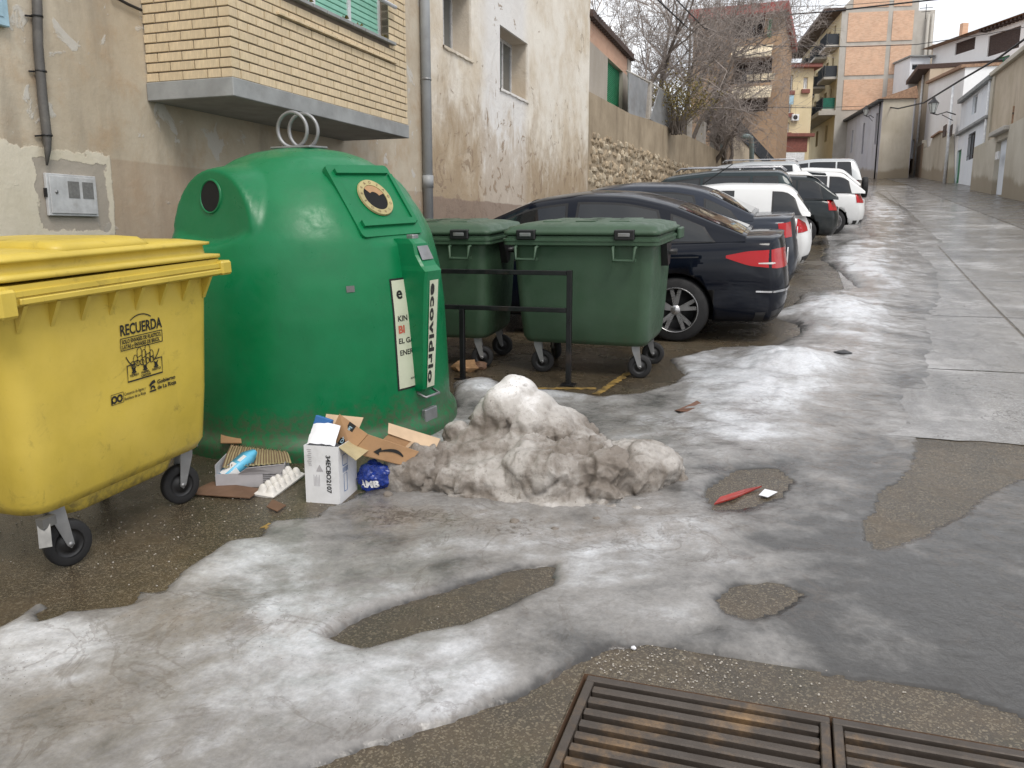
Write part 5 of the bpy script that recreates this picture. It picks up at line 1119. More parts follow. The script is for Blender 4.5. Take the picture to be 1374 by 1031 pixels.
# wrapped decals
def decal(name, th0, th1, z0, z1, mat, lift, parent, n=10, nz=10, r_in=0.):
    P = [[ihit(th0+(th1-th0)*i/n, z0+(z1-z0)*j/nz, lift) for j in range(nz+1)] for i in range(n+1)]; m = MB(); m.grid([[tuple(q) for q in row] for row in P], True); return m.build(name, mat, parent)
pa, pb = ithz(524, 377), ithz(552, 518)
tha, thb = pa[0], pa[0]+.30; z0, z1 = pb[1], pa[1]
decal('label_border', tha-.012, thb+.012, z0-.012, z1+.012, 'ink', .004, t); lb = decal('label_plate', tha, thb, z0, z1, 'plate_pale', .0065, t)
def onl(s, h, lift=.0085): return tuple(ihit(tha+s/.98, z0+h, lift))
m = MB(); hz = z1-z0
put_text(m, 'e', .11, onl, (.028, hz-.12), 1., .003); put_text(m, 'KIN', .052, onl, (.02, hz-.27), 1., .001); put_text(m, 'EL GAS', .05, onl, (.016, hz-.42), 1., .001); put_text(m, 'ENER', .05, onl, (.02, hz-.5), 1., .001); put_text(m, 'and', .03, onl, (.1, .05)); m.build('label_lettering', 'ink', lb)
m = MB(); put_text(m, 'BI', .07, onl, (.02, hz-.35), 1., .003); m.build('label_lettering', 'ink_red', lb)
# side collection box with the name strip
pt_, pb_ = ithz(556, 322), ithz(560, 520); thb_ = tha+.20; zt_, zb_ = pt_[1]+.02, pb_[1]-.02
n_ = Vector((math.cos(thb_), math.sin(thb_), 0)); tg = Vector((-math.sin(thb_), math.cos(thb_), 0))
def bxp(u, v, z): p = n_*(.93+u)+tg*v+Vector((0, 0, z)); return (p.x, p.y, p.z)
H_ = zt_-zb_; m = MB()
sec = [(0., .13, .05, .06), (.02, .15, .055, .07), (.45, .19, .075, .08), (.72, .22, .085, .085), (.80, .235, .085, .085), (.83, .20, .08, .085), (.90, .15, .075, .08), (.97, .13, .07, .075), (1., .09, .06, .065)]
loft(m, [[bxp(-.05, -w_, zb_+H_*q), bxp(d_-.015, -w_, zb_+H_*q), bxp(d_, -w_+.015, zb_+H_*q), bxp(d_, w2_-.015, zb_+H_*q), bxp(d_-.015, w2_, zb_+H_*q), bxp(-.05, w2_, zb_+H_*q)] for q, d_, w_, w2_ in sec], (True, True), False)
bxo = m.build('collection_box', 'igloo_green', t)
def stz(q): return .153+(.218-.153)*max(0, (q-.02)/.7)
m = MB(); m.add([bxp(stz(q)+.004, v, zb_+H_*q) for q, v in ((.03, -.036), (.03, .044), (.74, .05), (.74, -.042))], [(0, 1, 2, 3)]); st_ = m.build('name_strip', 'plate_pale', bxo)
m = MB(); 
# letters run down the strip, turned on their side
vs, fs = text2d('ecovidrio', .105, 1.12, .004); wmax = max(v[0] for v in vs); hs_ = H_*.66
m.add([bxp(stz(.72-(x/wmax)*.66)+.007, -.030+y*.72, zb_+H_*(.72-(x/wmax)*.66)) for x, y in vs], fs); m.build('strip_lettering', 'ink', st_)
m = MB(); m.add([bxp(d_+.003, v, zb_+H_*q) for q, d_, v in ((.87, .18, -.06), (.87, .18, .06), (.955, .137, .055), (.955, .137, -.055))], [(0, 1, 2, 3)]); m.build('sticker', 'zinc', bxo)
m = MB(); m.tube([bxp(.10, -.07, zb_-.01), bxp(.17, -.07, zb_-.03), bxp(.17, .08, zb_-.03), bxp(.10, .08, zb_-.0)], .009, 6); m.build('catch', 'zinc', bxo)
m = MB(); m.box(-.03, .03, -.03, .03, 0, .03, .005); o = m.build('padlock', 'zinc', bxo); o.location = bxp(.06, 0, zt_-.005)
# base bracket and small plate
q = ithz(576, 557); 
if q:
    th_, z_ = q; c_ = ihit(th_, z_); o = MB().box(-.02, .018, -.075, .075, -.055, .055, .006).build('lifting_bracket', 'zinc', t); o.location = c_; o.rotation_euler = (0, 0, th_)
q = ithz(470, 388); decal('number_plate', q[0]-.028, q[0]+.028, q[1]-.02, q[1]+.02, 'rim_dark', .005, t, 3, 3)
# lifting rings
m = MB().box(-.16, .16, -.12, .12, 1.99, 2.005, .004); rp = m.build('ring_plate', 'zinc', t); rp.rotation_euler = (0, 0, -IR)
for y in (-.07, .07):
    m = MB(); m.tube([(.118*math.cos(k*PI/16), 0, .118*math.sin(k*PI/16)) for k in range(32)], .013, 8, closed=True); o = m.build('lifting_ring', 'zinc', t); o.location = Matrix.Rotation(-IR, 3, 'Z') @ Vector((.0, y, 2.115)); o.rotation_euler = (0, 0, -IR)
# ------------------------------------------------------------------ parked cars (local x: 0 at the tail, -L at the nose; the tail points at the street)
def sm1(a, k):
    a = np.array(a, float)
    for _ in range(k): b = a.copy(); b[1:-1] = (a[:-2]+2*a[1:-1]+a[2:])/4; a = b
    return a
def wheel(parent, x, y, r, sg, rim='rim_grey', spokes=5):
    w = thing_part('wheel', parent); w.location = (x, y, r); wd = .105
    m = MB(); m.lathe([(r*.66, -wd), (r*.9, -wd), (r*.97, -wd*.82), (r, -wd*.4), (r, wd*.4), (r*.97, wd*.82), (r*.9, wd), (r*.66, wd)], 40, axis='y'); w_ = m.build('tyre', 'rubber', w)
    m = MB(); m.lathe([(r*.67, -wd), (r*.70, -wd-.004), (r*.645, -wd+.006), (r*.62, -wd+.05), (r*.6, 0), (r*.3, .0), (0, .0)], 32, axis='y', smooth=True)
    if sg > 0: m.v = [(a, -b, c) for a, b, c in m.v]
    m.build('rim', 'black_plastic' if spokes else rim, w)
    if spokes:
        m = MB()
        for k in range(spokes):
            for e_ in (-.17, .17):
                a0 = 2*PI*k/spokes+PI/2; a1 = a0+e_*1.15
                p0 = Vector((math.cos(a0)*r*.14, 0, math.sin(a0)*r*.14)); p1 = Vector((math.cos(a1)*r*.665, 0, math.sin(a1)*r*.665)); d_ = (p1-p0).normalized(); n_ = Vector((-d_.z, 0, d_.x)); yo = sg*(wd-.005)
                w0, w1 = .022, .017
                vs = [p0+n_*w0, p0-n_*w0, p1-n_*w1, p1+n_*w1]; m.add([(p.x, yo+sg*(-.012 if i < 2 else 0), p.z) for i, p in enumerate(vs)]+[(p.x, yo-sg*.03, p.z) for p in vs], [(0, 1, 2, 3), (0, 4, 5, 1), (1, 5, 6, 2), (2, 6, 7, 3), (3, 7, 4, 0)])
        m.lathe([(r*.655, sg*(wd-.02)), (r*.67, sg*(wd+.003)), (r*.70, sg*(wd+.003)), (r*.71, sg*(wd-.02))], 40, axis='y')
        m.lathe([(0, sg*(wd-.003)), (r*.13, sg*(wd-.006)), (r*.17, sg*(wd-.03))], 16, axis='y'); m.build('spokes', rim, w)
    return w
def thing_part(name, parent): o = bpy.data.objects.new(name, None); COL.objects.link(o); o.parent = parent; o.empty_display_size = .1; return o
def car(label, X, Yc, p, mat, name='parked_car', yaw=0., sc=1.06):
    Y0 = Yc; t = thing(name, label, 'car', (X, Y0, gz(Y0)), yaw, slope(Y0), 'cars parked nose to the wall')
    t.matrix_basis = t.matrix_basis @ Matrix.Scale(sc, 4)
    L, W_, H, belt = p['L'], p['W'], p['H'], p['belt']; xa, xb, xc, xd = p['xa'], p['xb'], p['xc'], p['xd']; zb = p.get('zb', .2); r = p.get('r', .315); deck = p.get('deck', belt); rake = p.get('rake', .10)
    N = 64; tt = .5-.5*np.cos(np.linspace(0, PI, N)); tt = .35*np.linspace(0, 1, N)+.65*tt
    xs_ = -L*(1-tt)
    zt = np.interp(xs_, [-L, -L+.1, -L+.35, xa, (xa+xd)/2, xd, -.25, -.0], [.66, .74, .80, belt-.03, belt, belt+p.get('kick', .03), deck, deck-p.get('drop', .015)]); zt = sm1(zt, 6)
    wf = np.interp(xs_, [-L, -L+.12, -L+.5, -L+1, -1., -.35, -.1, 0], [.80, .88, .96, 1, 1, .985, .955, .92]); wf = sm1(wf, 4)
    ks = [(.72, 0), (.90, .02), (.965, .10), (.99, .24), (1.0, .42), (1.0, .60), (.985, .76), (.965, .87), (.945, .935), (.90, 1.0)]
    crown = [(.60, .018), (.30, .028), (.0, .032)]
    def xend(z, y, ztop, tq):
        rear = np.interp(z, [zb, zb+.1, .45, .60, .72, .9, max(1.0, ztop)], [-.10, -.03, 0., -.0, -.03, -.03-rake*.55, -.03-rake]) - .16*abs(y/W_)**5-.04*(y/W_)**2
        fr_ = np.interp(z, [zb, .3, .5, .62, .8], [.10, .02, .0, .04, .22]) + .28*abs(y/W_)**4+.05*(y/W_)**2
        return float((-L+fr_)*(1-tq)+rear*tq)
    def pnt(i, k, sg):
        if k < len(ks): yf_, zf = ks[k]; z = zb+(zt[i]-zb)*zf
        else: yf_, dz = crown[k-len(ks)]; z = zt[i]+dz
        y = W_*wf[i]*yf_; return (xend(z, y, zt[i], tt[i]), sg*y, z)
    K = len(ks)+len(crown); mb = MB(); ring = []
    for i in range(N): ring.append([pnt(i, k, -1) for k in range(K)]+[pnt(i, k, 1) for k in range(K-2, -1, -1)])
    nr = len(ring[0]); vs = [q for rg in ring for q in rg]; fs = [(i*nr+j, i*nr+(j+1) % nr, (i+1)*nr+(j+1) % nr, (i+1)*nr+j) for i in range(N-1) for j in range(nr)]
    mb.add(vs, fs, True)
    for i, tq in ((0, 0.), (N-1, 1.)):
        rows_ = []
        for k in range(len(ks)):
            yy_ = W_*wf[i]*ks[k][0]; z = zb+(zt[i]-zb)*ks[k][1]; rows_.append([(xend(z, yy_*f, zt[i], tq), yy_*f, z) for f in (-1, -2/3, -1/3, 0, 1/3, 2/3, 1)])
        c_ = [W_*wf[i]*q for q in (.9, .6, .3, 0)]
        top_ = [pnt(i, len(ks)-1, -1), pnt(i, len(ks), -1), pnt(i, len(ks)+1, -1), pnt(i, len(ks)+2, -1), pnt(i, len(ks)+1, 1), pnt(i, len(ks), 1), pnt(i, len(ks)-1, 1)]
        rows_.append(top_); mb.grid(rows_, True)
    me = mb.mesh('body', [mat, 'black_plastic'])
    bm = bmesh.new(); bm.from_mesh(me); bmesh.ops.remove_doubles(bm, verts=bm.verts, dist=.0008); bmesh.ops.dissolve_degenerate(bm, edges=bm.edges, dist=1e-5); bmesh.ops.recalc_face_normals(bm, faces=bm.faces); bm.to_mesh(me); bm.free()
    bvh = BVHTree.FromPolygons([v.co.copy() for v in me.vertices], [tuple(q.vertices) for q in me.polygons])
    ob = link('body', me, t)
    axles = (p['xr'], p['xf']); ra = r*1.14
    cm = MB()
    for ax in axles:
        for sg in (-1, 1): cm.lathe([(0, sg*(W_+.2)), (ra, sg*(W_+.2)), (ra, sg*(W_-.26)), (0, sg*(W_-.26))], 36, (ax, 0, r), 'y')
    cu = cm.build('cut', 'black_plastic'); cu.parent = t
    md = ob.modifiers.new('b', 'BOOLEAN'); md.operation = 'DIFFERENCE'; md.object = cu; md.solver = 'EXACT'; md.use_self = False
    bpy.context.view_layer.update(); dg = bpy.context.evaluated_depsgraph_get(); me2 = bpy.data.meshes.new_from_object(ob.evaluated_get(dg)); ob.modifiers.clear(); bpy.data.objects.remove(cu)
    if len(me2.polygons) > 500:
        ob.data = me2; me2.name = 'body'
        for q in me2.polygons:
            c_ = q.center
            for ax in axles:
                if abs(math.hypot(c_.x-ax, c_.z-r)-ra) < .012 and abs(c_.y) < W_+.01 or (math.hypot(c_.x-ax, c_.z-r) < ra and abs(abs(c_.y)-W_+.26) < .01): q.material_index = min(1, len(me2.materials)-1)
    # greenhouse
    NX = 44; gx_ = np.linspace(xa, xd, NX); rl = p.get('roof') or [(xa, belt-.02), (xb, H-.02), ((xb+xc)/2, H), (xc, H-.05), (xd, deck+.02)]
    zr = sm1(np.interp(gx_, [q[0] for q in rl], [q[1] for q in rl]), 3); zr[0] = rl[0][1]; zr[-1] = rl[-1][1]
    def zl(x): return float(np.interp(x, xs_, zt))-.012
    def sect(i):
        x = gx_[i]; z0 = zl(x); z1 = max(zr[i], z0+.004); f = min(1., (z1-z0)/(H-belt)); yb_ = W_*.915*float(np.interp(x, xs_, wf)); yt_ = yb_-(W_*.915-W_*p.get('rw', .70))*f; e_ = min(.07, .35*(z1-z0))
        return [(yb_, z0), (yb_-(yb_-yt_)*.5+.012*f, z0+(z1-e_-z0)*.5), (yt_, z1-e_), (yt_-.035*f, z1-e_*.45), (yt_-.12*f, z1-e_*.12), (yt_*.5, z1+.012*f), (0, z1+.016*f)]
    P = []
    for i in range(NX): s_ = sect(i); P.append([(gx_[i], -a, b) for a, b in s_]+[(gx_[i], a, b) for a, b in s_[-2::-1]])
    m = MB(); m.grid(P, True); 
    for i in (0, NX-1): m.add(P[i], [tuple(range(len(P[i])))])
    gh = m.build('cabin', mat, t); cb_ = BVHTree.FromPolygons([Vector(q) for q in m.v], m.f)
    def side_patch(nm, x0, x1, v0, v1, mt, off, sg, par, lean0=0., lean1=0.):
        P = []
        for i in range(19):
            row = []
            for j in range(7):
                v = v0+(v1-v0)*j/6; f = i/18; x = x0+(x1-x0)*f+(lean0*(1-f)+lean1*f)*j/6
                zz0 = zl(x); zz1 = max(float(np.interp(x, gx_, zr)), zz0+.006); e_ = min(.07, .35*(zz1-zz0)); z = zz0+(zz1-e_-zz0)*v
                h = cb_.ray_cast(Vector((x, sg*3, z)), Vector((0, -sg, 0))); y = h[0].y if h[0] else sg*W_*.8; row.append((x, y+sg*off, z))
            P.append(row)
        return MB().grid(P, True).build(nm, mt, par)
    for sg in (-1, 1):
        for (x0, x1, l0, l1) in p['side']:
            tr = side_patch('window_trim', x0-.025, x1+.025, .03, .97, 'black_plastic', .003, sg, gh, l0, l1); side_patch('side_window', x0, x1, .085, .92, p.get('glass', 'car_glass'), .007, sg, tr, l0, l1)
    def top_patch(nm, x0, x1, wfac, mt, off, par):
        P = []
        for i in range(17):
            x = x0+(x1-x0)*i/16; row = []
            for j in range(13):
                z1 = float(np.interp(x, gx_, zr)); f = min(1, max(0, (z1-belt)/(H-belt))); yt_ = (W_*.915-(W_*.915-W_*p.get('rw', .70))*f)*wfac; y = yt_*(j/6-1)
                h = cb_.ray_cast(Vector((x, y, 3)), Vector((0, 0, -1))); q = (h[0]+h[1].normalized()*off*(1 if h[1].z > 0 else -1)) if h[0] else Vector((x, y, z1)); row.append(tuple(q))
            P.append(row)
        return MB().grid(P, True).build(nm, mt, par)
    top_patch('windscreen', xa+.06, xb-.03, .9, 'car_glass', .006, gh)
    if p.get('steep'):            # upright tailgate glass
        z0_, z1_ = belt+.06, H-.16; P = []
        for i in range(9):
            z = z0_+(z1_-z0_)*i/8; P.append([])
            for j in range(9):
                y = W_*(.80-.12*i/8)*(j/4-1); h = cb_.ray_cast(Vector((1, y, z)), Vector((-1, 0, 0))); P[-1].append((h[0].x+.006 if h[0] else xd, y, z))
        MB().grid(P, True).build('rear_window', 'car_glass', gh)
    else: top_patch('rear_window', xc+.05, xd-.04, .86, 'car_glass', .006, gh)
    # lamps: patches wrapped round the rear corners
    def wrap(nm, sg, pl, pu, mt, off, par, n=14):
        x0_, y0_ = -.55, sg*(W_-.5); P = []
        for i in range(n+1):
            f = i/n; a = np.interp(f, np.linspace(0, 1, len(pl)), [q[0] for q in pl]); za = np.interp(f, np.linspace(0, 1, len(pl)), [q[1] for q in pl]); b = np.interp(f, np.linspace(0, 1, len(pu)), [q[0] for q in pu]); zb_ = np.interp(f, np.linspace(0, 1, len(pu)), [q[1] for q in pu]); row = []
            for j in range(5):
                th = R(a+(b-a)*j/4); z = za+(zb_-za)*j/4; d = Vector((math.cos(th), sg*math.sin(th), 0)); o_ = Vector((x0_, y0_, z))+d*2; h = bvh.ray_cast(o_, -d)
                q = h[0]+d*off if h[0] else Vector((0, 0, z)); row.append(tuple(q))
            P.append(row)
        return MB().grid(P, True).build(nm, mt, par)
    for sg in (-1, 1):
        for (pl, pu, mt) in p['lamps']: wrap('tail_light', sg, pl, pu, mt, .009, t)
    if p.get('chrome'): 
        for sg in (-1, 1): wrap('bumper_trim', sg, [(62, .52), (20, .50), (-40, .50)], [(62, .535), (20, .525), (-40, .525)], 'chrome', .012, t)
    wrap('bumper_valance', -1, [(60, zb+.03), (0, zb+.03), (-63, zb+.03)], [(60, zb+.12), (0, zb+.14), (-63, zb+.14)], p.get('val', 'black_plastic'), .005, t); wrap('bumper_valance', 1, [(60, zb+.03), (0, zb+.03), (-63, zb+.03)], [(60, zb+.12), (0, zb+.14), (-63, zb+.14)], p.get('val', 'black_plastic'), .004, t)
    h = bvh.ray_cast(Vector((1, 0, p.get('plz', .72))), Vector((-1, 0, 0))); px_ = h[0].x if h[0] else 0
    MB().box(px_+.002, px_+.014, -.26, .26, p.get('plz', .72)-.055, p.get('plz', .72)+.055).build('number_plate', 'plate_white', t)
    # door shut lines and sills as narrow dark seams on the visible flank
    def seam(x0, x1, z0, z1, w_=.006, sg=-1):
        P = []
        for k in range(13):
            x = x0+(x1-x0)*k/12; z = z0+(z1-z0)*k/12; row = []
            for e_ in (-1, 1):
                dx, dz = (0, e_*w_/2) if abs(x1-x0) > abs(z1-z0) else (e_*w_/2, 0); h = bvh.ray_cast(Vector((x+dx, sg*3, z+dz)), Vector((0, -sg, 0))); row.append((x+dx, (h[0].y if h[0] else sg*W_)+sg*.0022, z+dz))
            P.append(row)
        MB().grid(P, True).build('door_seam', 'black_plastic', t)
    for xs0 in p.get('seams', ()): seam(xs0, xs0+.02, zb+.1, belt-.03)
    if p.get('crease'): seam(xa+.1, -.85, belt-.17, belt-.10, .012)
    for ax in axles:
        for sg in (-1, 1): wheel(t, ax, sg*(W_-.115), r, sg, p.get('rim', 'rim_grey'), p.get('spokes', 5))
    if p.get('rails'):
        for sg in (-1, 1): MB().tube([(xb+.2, sg*W_*.6, H-.0), (xb+.3, sg*W_*.6, H+.06), (xc-.1, sg*W_*.6, H+.05), (xc+.0, sg*W_*.6, H-.03)], .018, 6).build('roof_rail', 'rim_grey', t)
    if p.get('antenna'): MB().tube([(xc-.1, 0, H-.03), (xc+.28, 0, H+.22)], .006, 5).build('antenna', 'black_plastic', t)
    if p.get('spoiler'):
        MB().prism([(xc-.15, H-.03), (xc+.22, H-.075), (xc+.22, H-.11), (xc-.05, H-.09)], -W_*.62, W_*.62, lambda a, b, h: (a, h, b)).build('spoiler', mat, t)
    if p.get('spare'):
        m = MB(); m.lathe([(.18, .02), (.33, .02), (.355, .07), (.355, .17), (.33, .2), (.0, .2)], 28, (0, 0, .82), 'x'); m.build('spare_wheel', 'rubber', t); m = MB(); m.lathe([(0, .215), (.2, .212), (.22, .203)], 20, (0, 0, .82), 'x'); m.build('spare_cover', 'rim_grey', t)
    for sg in (-1, 1): m = MB(); loft(m, [[(xa+.42+a*q, sg*(W_-.03+d_), belt+.10+b*q) for a, b in ((-.05, -.05), (.05, -.05), (.06, .04), (-.04, .06))] for d_, q in ((-.06, .3), (.02, .9), (.16, 1.), (.19, .7))]); m.build('mirror', mat, t)
    return t
SED = dict(L=4.55, W=.895, H=1.47, belt=.95, deck=1.02, xa=-3.52, xb=-2.62, xc=-1.15, xd=-.42, xr=-1.06, xf=-3.70, kick=.06, drop=.01, r=.325, rake=.05,
           roof=[(-3.52, .93), (-3.1, 1.20), (-2.62, 1.41), (-2.1, 1.47), (-1.6, 1.45), (-1.15, 1.345), (-.75, 1.18), (-.42, 1.045)],
           side=[(-3.22, -2.22, .32, -.02), (-2.12, -1.18, .03, -.12), (-1.11, -.72, -.02, -.12)],
           lamps=[([(95, .845), (70, .775), (35, .735), (-8, .735)], [(95, .87), (70, .91), (35, .925), (-8, .915)], 'lens_red'), ([(60, .79), (45, .785), (30, .79)], [(60, .80), (45, .805), (30, .81)], 'lens_clear')], chrome=1, seams=(-2.18, -1.18, -3.2), crease=1, plz=.80, val='black_plastic', rim='rim_grey')
car('black saloon parked next to the green rubbish bins, with red tail light', -.02, 9.98, SED, 'paint_black', sc=1.09)
SED2 = dict(SED, L=4.5, W=.87, H=1.45, deck=1.02, roof=[(-3.45, .93), (-2.6, 1.40), (-2.1, 1.45), (-1.5, 1.43), (-1.15, 1.36), (-.55, 1.06)], xa=-3.45, xd=-.55, lamps=[([(55, .80), (28, .80)], [(55, .97), (28, .98)], 'lens_red')], chrome=0, antenna=1, xf=-3.65)
car('dark blue saloon with aerial, second in the row of parked cars', .08, 12.85, SED2, 'paint_navy', sc=1.13)
HAT = dict(L=4.0, W=.86, H=1.48, belt=.95, deck=.98, xa=-3.0, xb=-2.25, xc=-.55, xd=-.06, xr=-.75, xf=-3.3, kick=.02, drop=.03, r=.30, rake=.16, side=[(-2.75, -1.85, .35, 0), (-1.75, -.95, 0, 0), (-.85, -.38, 0, -.08)],
           roof=[(-3.0, .93), (-2.25, 1.43), (-1.5, 1.48), (-.55, 1.42), (-.06, 1.0)], lamps=[([(55, .74), (20, .72)], [(55, .95), (20, .9)], 'lens_red')], spokes=0)
VAN = dict(HAT, H=1.5, L=4.1, steep=1, roof=[(-3.1, .95), (-2.3, 1.42), (-1.4, 1.5), (-.42, 1.46), (-.30, 1.38), (-.06, .99)], xa=-3.1, xc=-.4, side=[(-2.85, -1.95, .35, 0), (-1.85, -1.25, 0, 0), (-.62, -.20, 0, -.12)], lamps=[([(60, .70), (25, .72)], [(52, .92), (25, .84)], 'lens_red')], val='black_plastic')
SUV = dict(HAT, H=1.82, L=4.4, W=.92, belt=1.1, deck=1.12, steep=1, r=.36, zb=.28, roof=[(-3.2, 1.08), (-2.5, 1.72), (-1.6, 1.82), (-.35, 1.80), (-.2, 1.70), (-.05, 1.13)], xa=-3.2, xb=-2.5, xc=-.3, xr=-.85, xf=-3.5, rails=1, lamps=[([(58, .85), (30, .85)], [(58, 1.15), (30, 1.15)], 'lens_red')], rake=.08)
car('white small van with dark rear window between two dark cars', .30, 15.5, dict(VAN, H=1.44, roof=[(-3.1, .95), (-2.3, 1.37), (-1.4, 1.44), (-.42, 1.41), (-.30, 1.34), (-.06, .99)]), 'paint_white')
car('tall dark green estate car behind the white van', .10, 18.0, dict(SUV, H=1.62, belt=1.0, deck=1.02, roof=[(-3.2, .98), (-2.5, 1.53), (-1.6, 1.62), (-.35, 1.60), (-.2, 1.5), (-.05, 1.03)]), 'paint_teal')
car('dark hatchback with roof spoiler and bright red lamp', .95, 20.8, dict(HAT, H=1.55, spoiler=1, W=.88), 'paint_dark')
car('white hatchback with dark red lamps beyond the dark hatchback', 1.7, 23.8, dict(HAT, H=1.6, W=.9, L=4.3), 'paint_white')
car('silver estate car with roof rails, roof showing over the white hatchback', .3, 26.4, dict(SUV, H=1.72, belt=1.02, deck=1.04, roof=[(-3.2, 1.0), (-2.5, 1.62), (-1.6, 1.72), (-.35, 1.70), (-.2, 1.6), (-.05, 1.05)]), 'paint_silver')
car('white car, second to last in the row of parked cars', 1.95, 29.4, dict(HAT, H=1.52), 'paint_white')
car('pale off-road car with spare wheel at the far end of the row', 2.15, 32.2, dict(SUV, H=1.7, spare=1, rails=0), 'paint_silver', sc=1.)
# ------------------------------------------------------------------ litter between the bins
def card(mb, pts, th=.004):        # a stiff sheet from four 3-D corners, with thickness
    p = [Vector(q) for q in pts]; n = (p[1]-p[0]).cross(p[-1]-p[0]).normalized()*th; k = len(p)
    mb.add([tuple(q) for q in p]+[tuple(q+n) for q in p], [tuple(range(k))[::-1], tuple(range(k, 2*k))]+[(i, (i+1) % k, (i+1) % k+k, i+k) for i in range(k)])
def lift(p, h): return (p[0], p[1], p[2]+h)
# white carton with a black code
a = G(411, 674); b = G(453, 677); c = G(478, 652); ex = Vector((b[0]-a[0], b[1]-a[1], 0)); L_ = ex.length; rz = math.atan2(ex.y, ex.x)
t = thing('white_carton', 'white cardboard carton printed with a black code, open at the top', 'box', (a[0], a[1], a[2]), rz, 0)
w_, d_, h_ = .205, .24, .33; m = MB()
m.box(0, w_, 0, .004, 0, h_); m.box(w_-.004, w_, .004, d_, 0, h_); m.box(0, .004, .004, d_, 0, h_); m.box(.004, w_-.004, d_-.004, d_, 0, h_); m.box(.004, w_-.004, .004, d_-.004, 0, .004); bd = m.build('walls', 'card_white', t)
m = MB(); vs, fs = text2d('34ECBO2107', .052, 1., .0015); wm = max(v[0] for v in vs); m.add([(w_*.64+y*.72, -.0025, h_*.85-x/wm*h_*.66) for x, y in vs], fs); m.build('code_print', 'ink', bd)
m = MB(); fn = lambda x, y: (x, -.002, y)
for k in range(9): ribbon(m, [(.018+.004*(k % 3), h_*.93-k*.011), (.045-.003*(k % 2), h_*.93-k*.011)], .004, fn)
for k in range(5): ribbon(m, [(.055+.008*k, h_*.3), (.055+.008*k, h_*(.5-.03*(k % 2)))], .003, fn)
m.add([fn(.07, .185), fn(.112, .185), fn(.091, .225)], [(0, 1, 2)]); m.build('small_print', 'card_grey', bd)
m = MB(); fs_ = lambda x, y: (w_+.002, x, y); 
for q in ((.05, .21, .11, .27), (.06, .06, .10, .16)): 
    ribbon(m, [(q[0], q[1]), (q[2], q[1]), (q[2], q[3]), (q[0], q[3]), (q[0], q[1])], .005, fs_)
for k in range(7): ribbon(m, [(.05+.011*k, .17), (.05+.011*k, .20)], .004, fs_)
m.build('side_print', 'box_blue', bd)
m = MB(); card(m, [(0, d_, h_), (w_, d_, h_), (w_+.01, d_+.1, h_+.09), (-.02, d_+.1, h_+.10)]); m.build('flap', 'card_pale', t)
m = MB(); card(m, [(w_, .01, h_), (w_, d_-.01, h_), (w_+.11, d_-.02, h_-.05), (w_+.10, .01, h_-.07)]); m.build('flap', 'label_yellow', t)
wc = t
# crumpled paper and blue pack in the carton
ma = t.matrix_basis
def crumple(name, label, cat, c, r, mat, seed, sq=(1, 1, 1), amp=.35, parent=None, sub=3, rz=0.):
    bm = bmesh.new(); bmesh.ops.create_icosphere(bm, subdivisions=sub, radius=1)
    for v in bm.verts: q = v.co*1.8+Vector((seed*5.1, 0, 0)); v.co = Vector([v.co[i]*sq[i] for i in range(3)])*(1+amp*mnoise.noise(q)+amp*.5*mnoise.noise(q*2.7))
    me = bpy.data.meshes.new(name); bm.to_mesh(me); bm.free(); me.materials.append(M[mat]); o = link(name, me, parent); o.location = c; o.scale = (r, r, r); o.rotation_euler = (0, 0, rz)
    if label: tag(o, label, cat)
    return o
p = ma @ Vector((.085, .10, .335)); m = MB(); P = [[(x*.16-.08, y*.14-.07, .03*math.sin(x*2.2+1)+.05*y+.012*mnoise.noise(Vector((x*4, y*4, 0)))) for y in np.linspace(0, 1, 8)] for x in np.linspace(0, 1, 8)]
o = m.grid(P).build('paper_sheet', 'paper'); o.location = p; o.rotation_euler = (R(18), R(-8), rz); tag(o, 'crumpled white paper sticking out of the white carton', 'paper')
p = ma @ Vector((.03, .18, .40)); o = MB().box(-.05, .05, -.02, .02, -.08, .05, .004).build('blue_pack', 'box_blue'); o.location = p; o.rotation_euler = (R(-12), R(15), rz); tag(o, 'small blue carton behind the paper in the white carton', 'pack')
# brown delivery box lying over it, open flaps
o0 = Vector(G(505, 640)); t = thing('delivery_box', 'torn brown cardboard delivery box with a dark tape strip lying askew', 'box', (0, 0, 0))
def W3(px, py, Y): return Vector(atY(px, py, Y))
A_ = W3(473, 607, 3.96); B_ = W3(494, 583, 4.0); C_ = W3(562, 606, 4.16); D_ = W3(545, 625, 4.12)
m = MB(); card(m, [A_, D_, C_, B_], .006); pan = m.build('side_panel', 'card_brown', t)
E_ = W3(441, 588, 3.98); F_ = W3(456, 556, 4.0)
m = MB(); card(m, [A_, B_, F_, E_], .006); fl_ = m.build('flap', 'card_brown', t)
back = Vector((.03, .16, -.03)); m = MB(); card(m, [A_+back, B_+back*1.2, C_+back, D_+back], .006); m.build('side_panel', 'card_brown', t)
m = MB(); card(m, [A_, A_+back, D_+back, D_], .006); m.build('bottom_panel', 'card_brown', t)
m = MB(); card(m, [B_+back*1.1, B_+back*1.1+Vector((-.02, .05, .05)), C_+back+Vector((0, .08, .05)), C_+back], .006); m.build('flap', 'card_pale', t)
G0 = W3(528, 598, 4.25); m = MB(); card(m, [W3(524, 600, 4.25), W3(562, 606, 4.2), W3(566, 600, 4.27), W3(541, 579, 4.3)], .005); m.build('flap', 'card_pale', t)
m = MB(); card(m, [W3(417, 580, 4.06), W3(452, 592, 4.04), W3(455, 584, 4.12), W3(430, 577, 4.15)], .005); m.build('flap', 'card_pale', t)
nrm = (D_-A_).cross(B_-A_).normalized(); nrm = nrm if nrm.y < 0 else -nrm
def bil(A, B, C, D, u, v, off=.0): p = (A*(1-u)+D*u)*(1-v)+(B*(1-u)+C*u)*v; return p
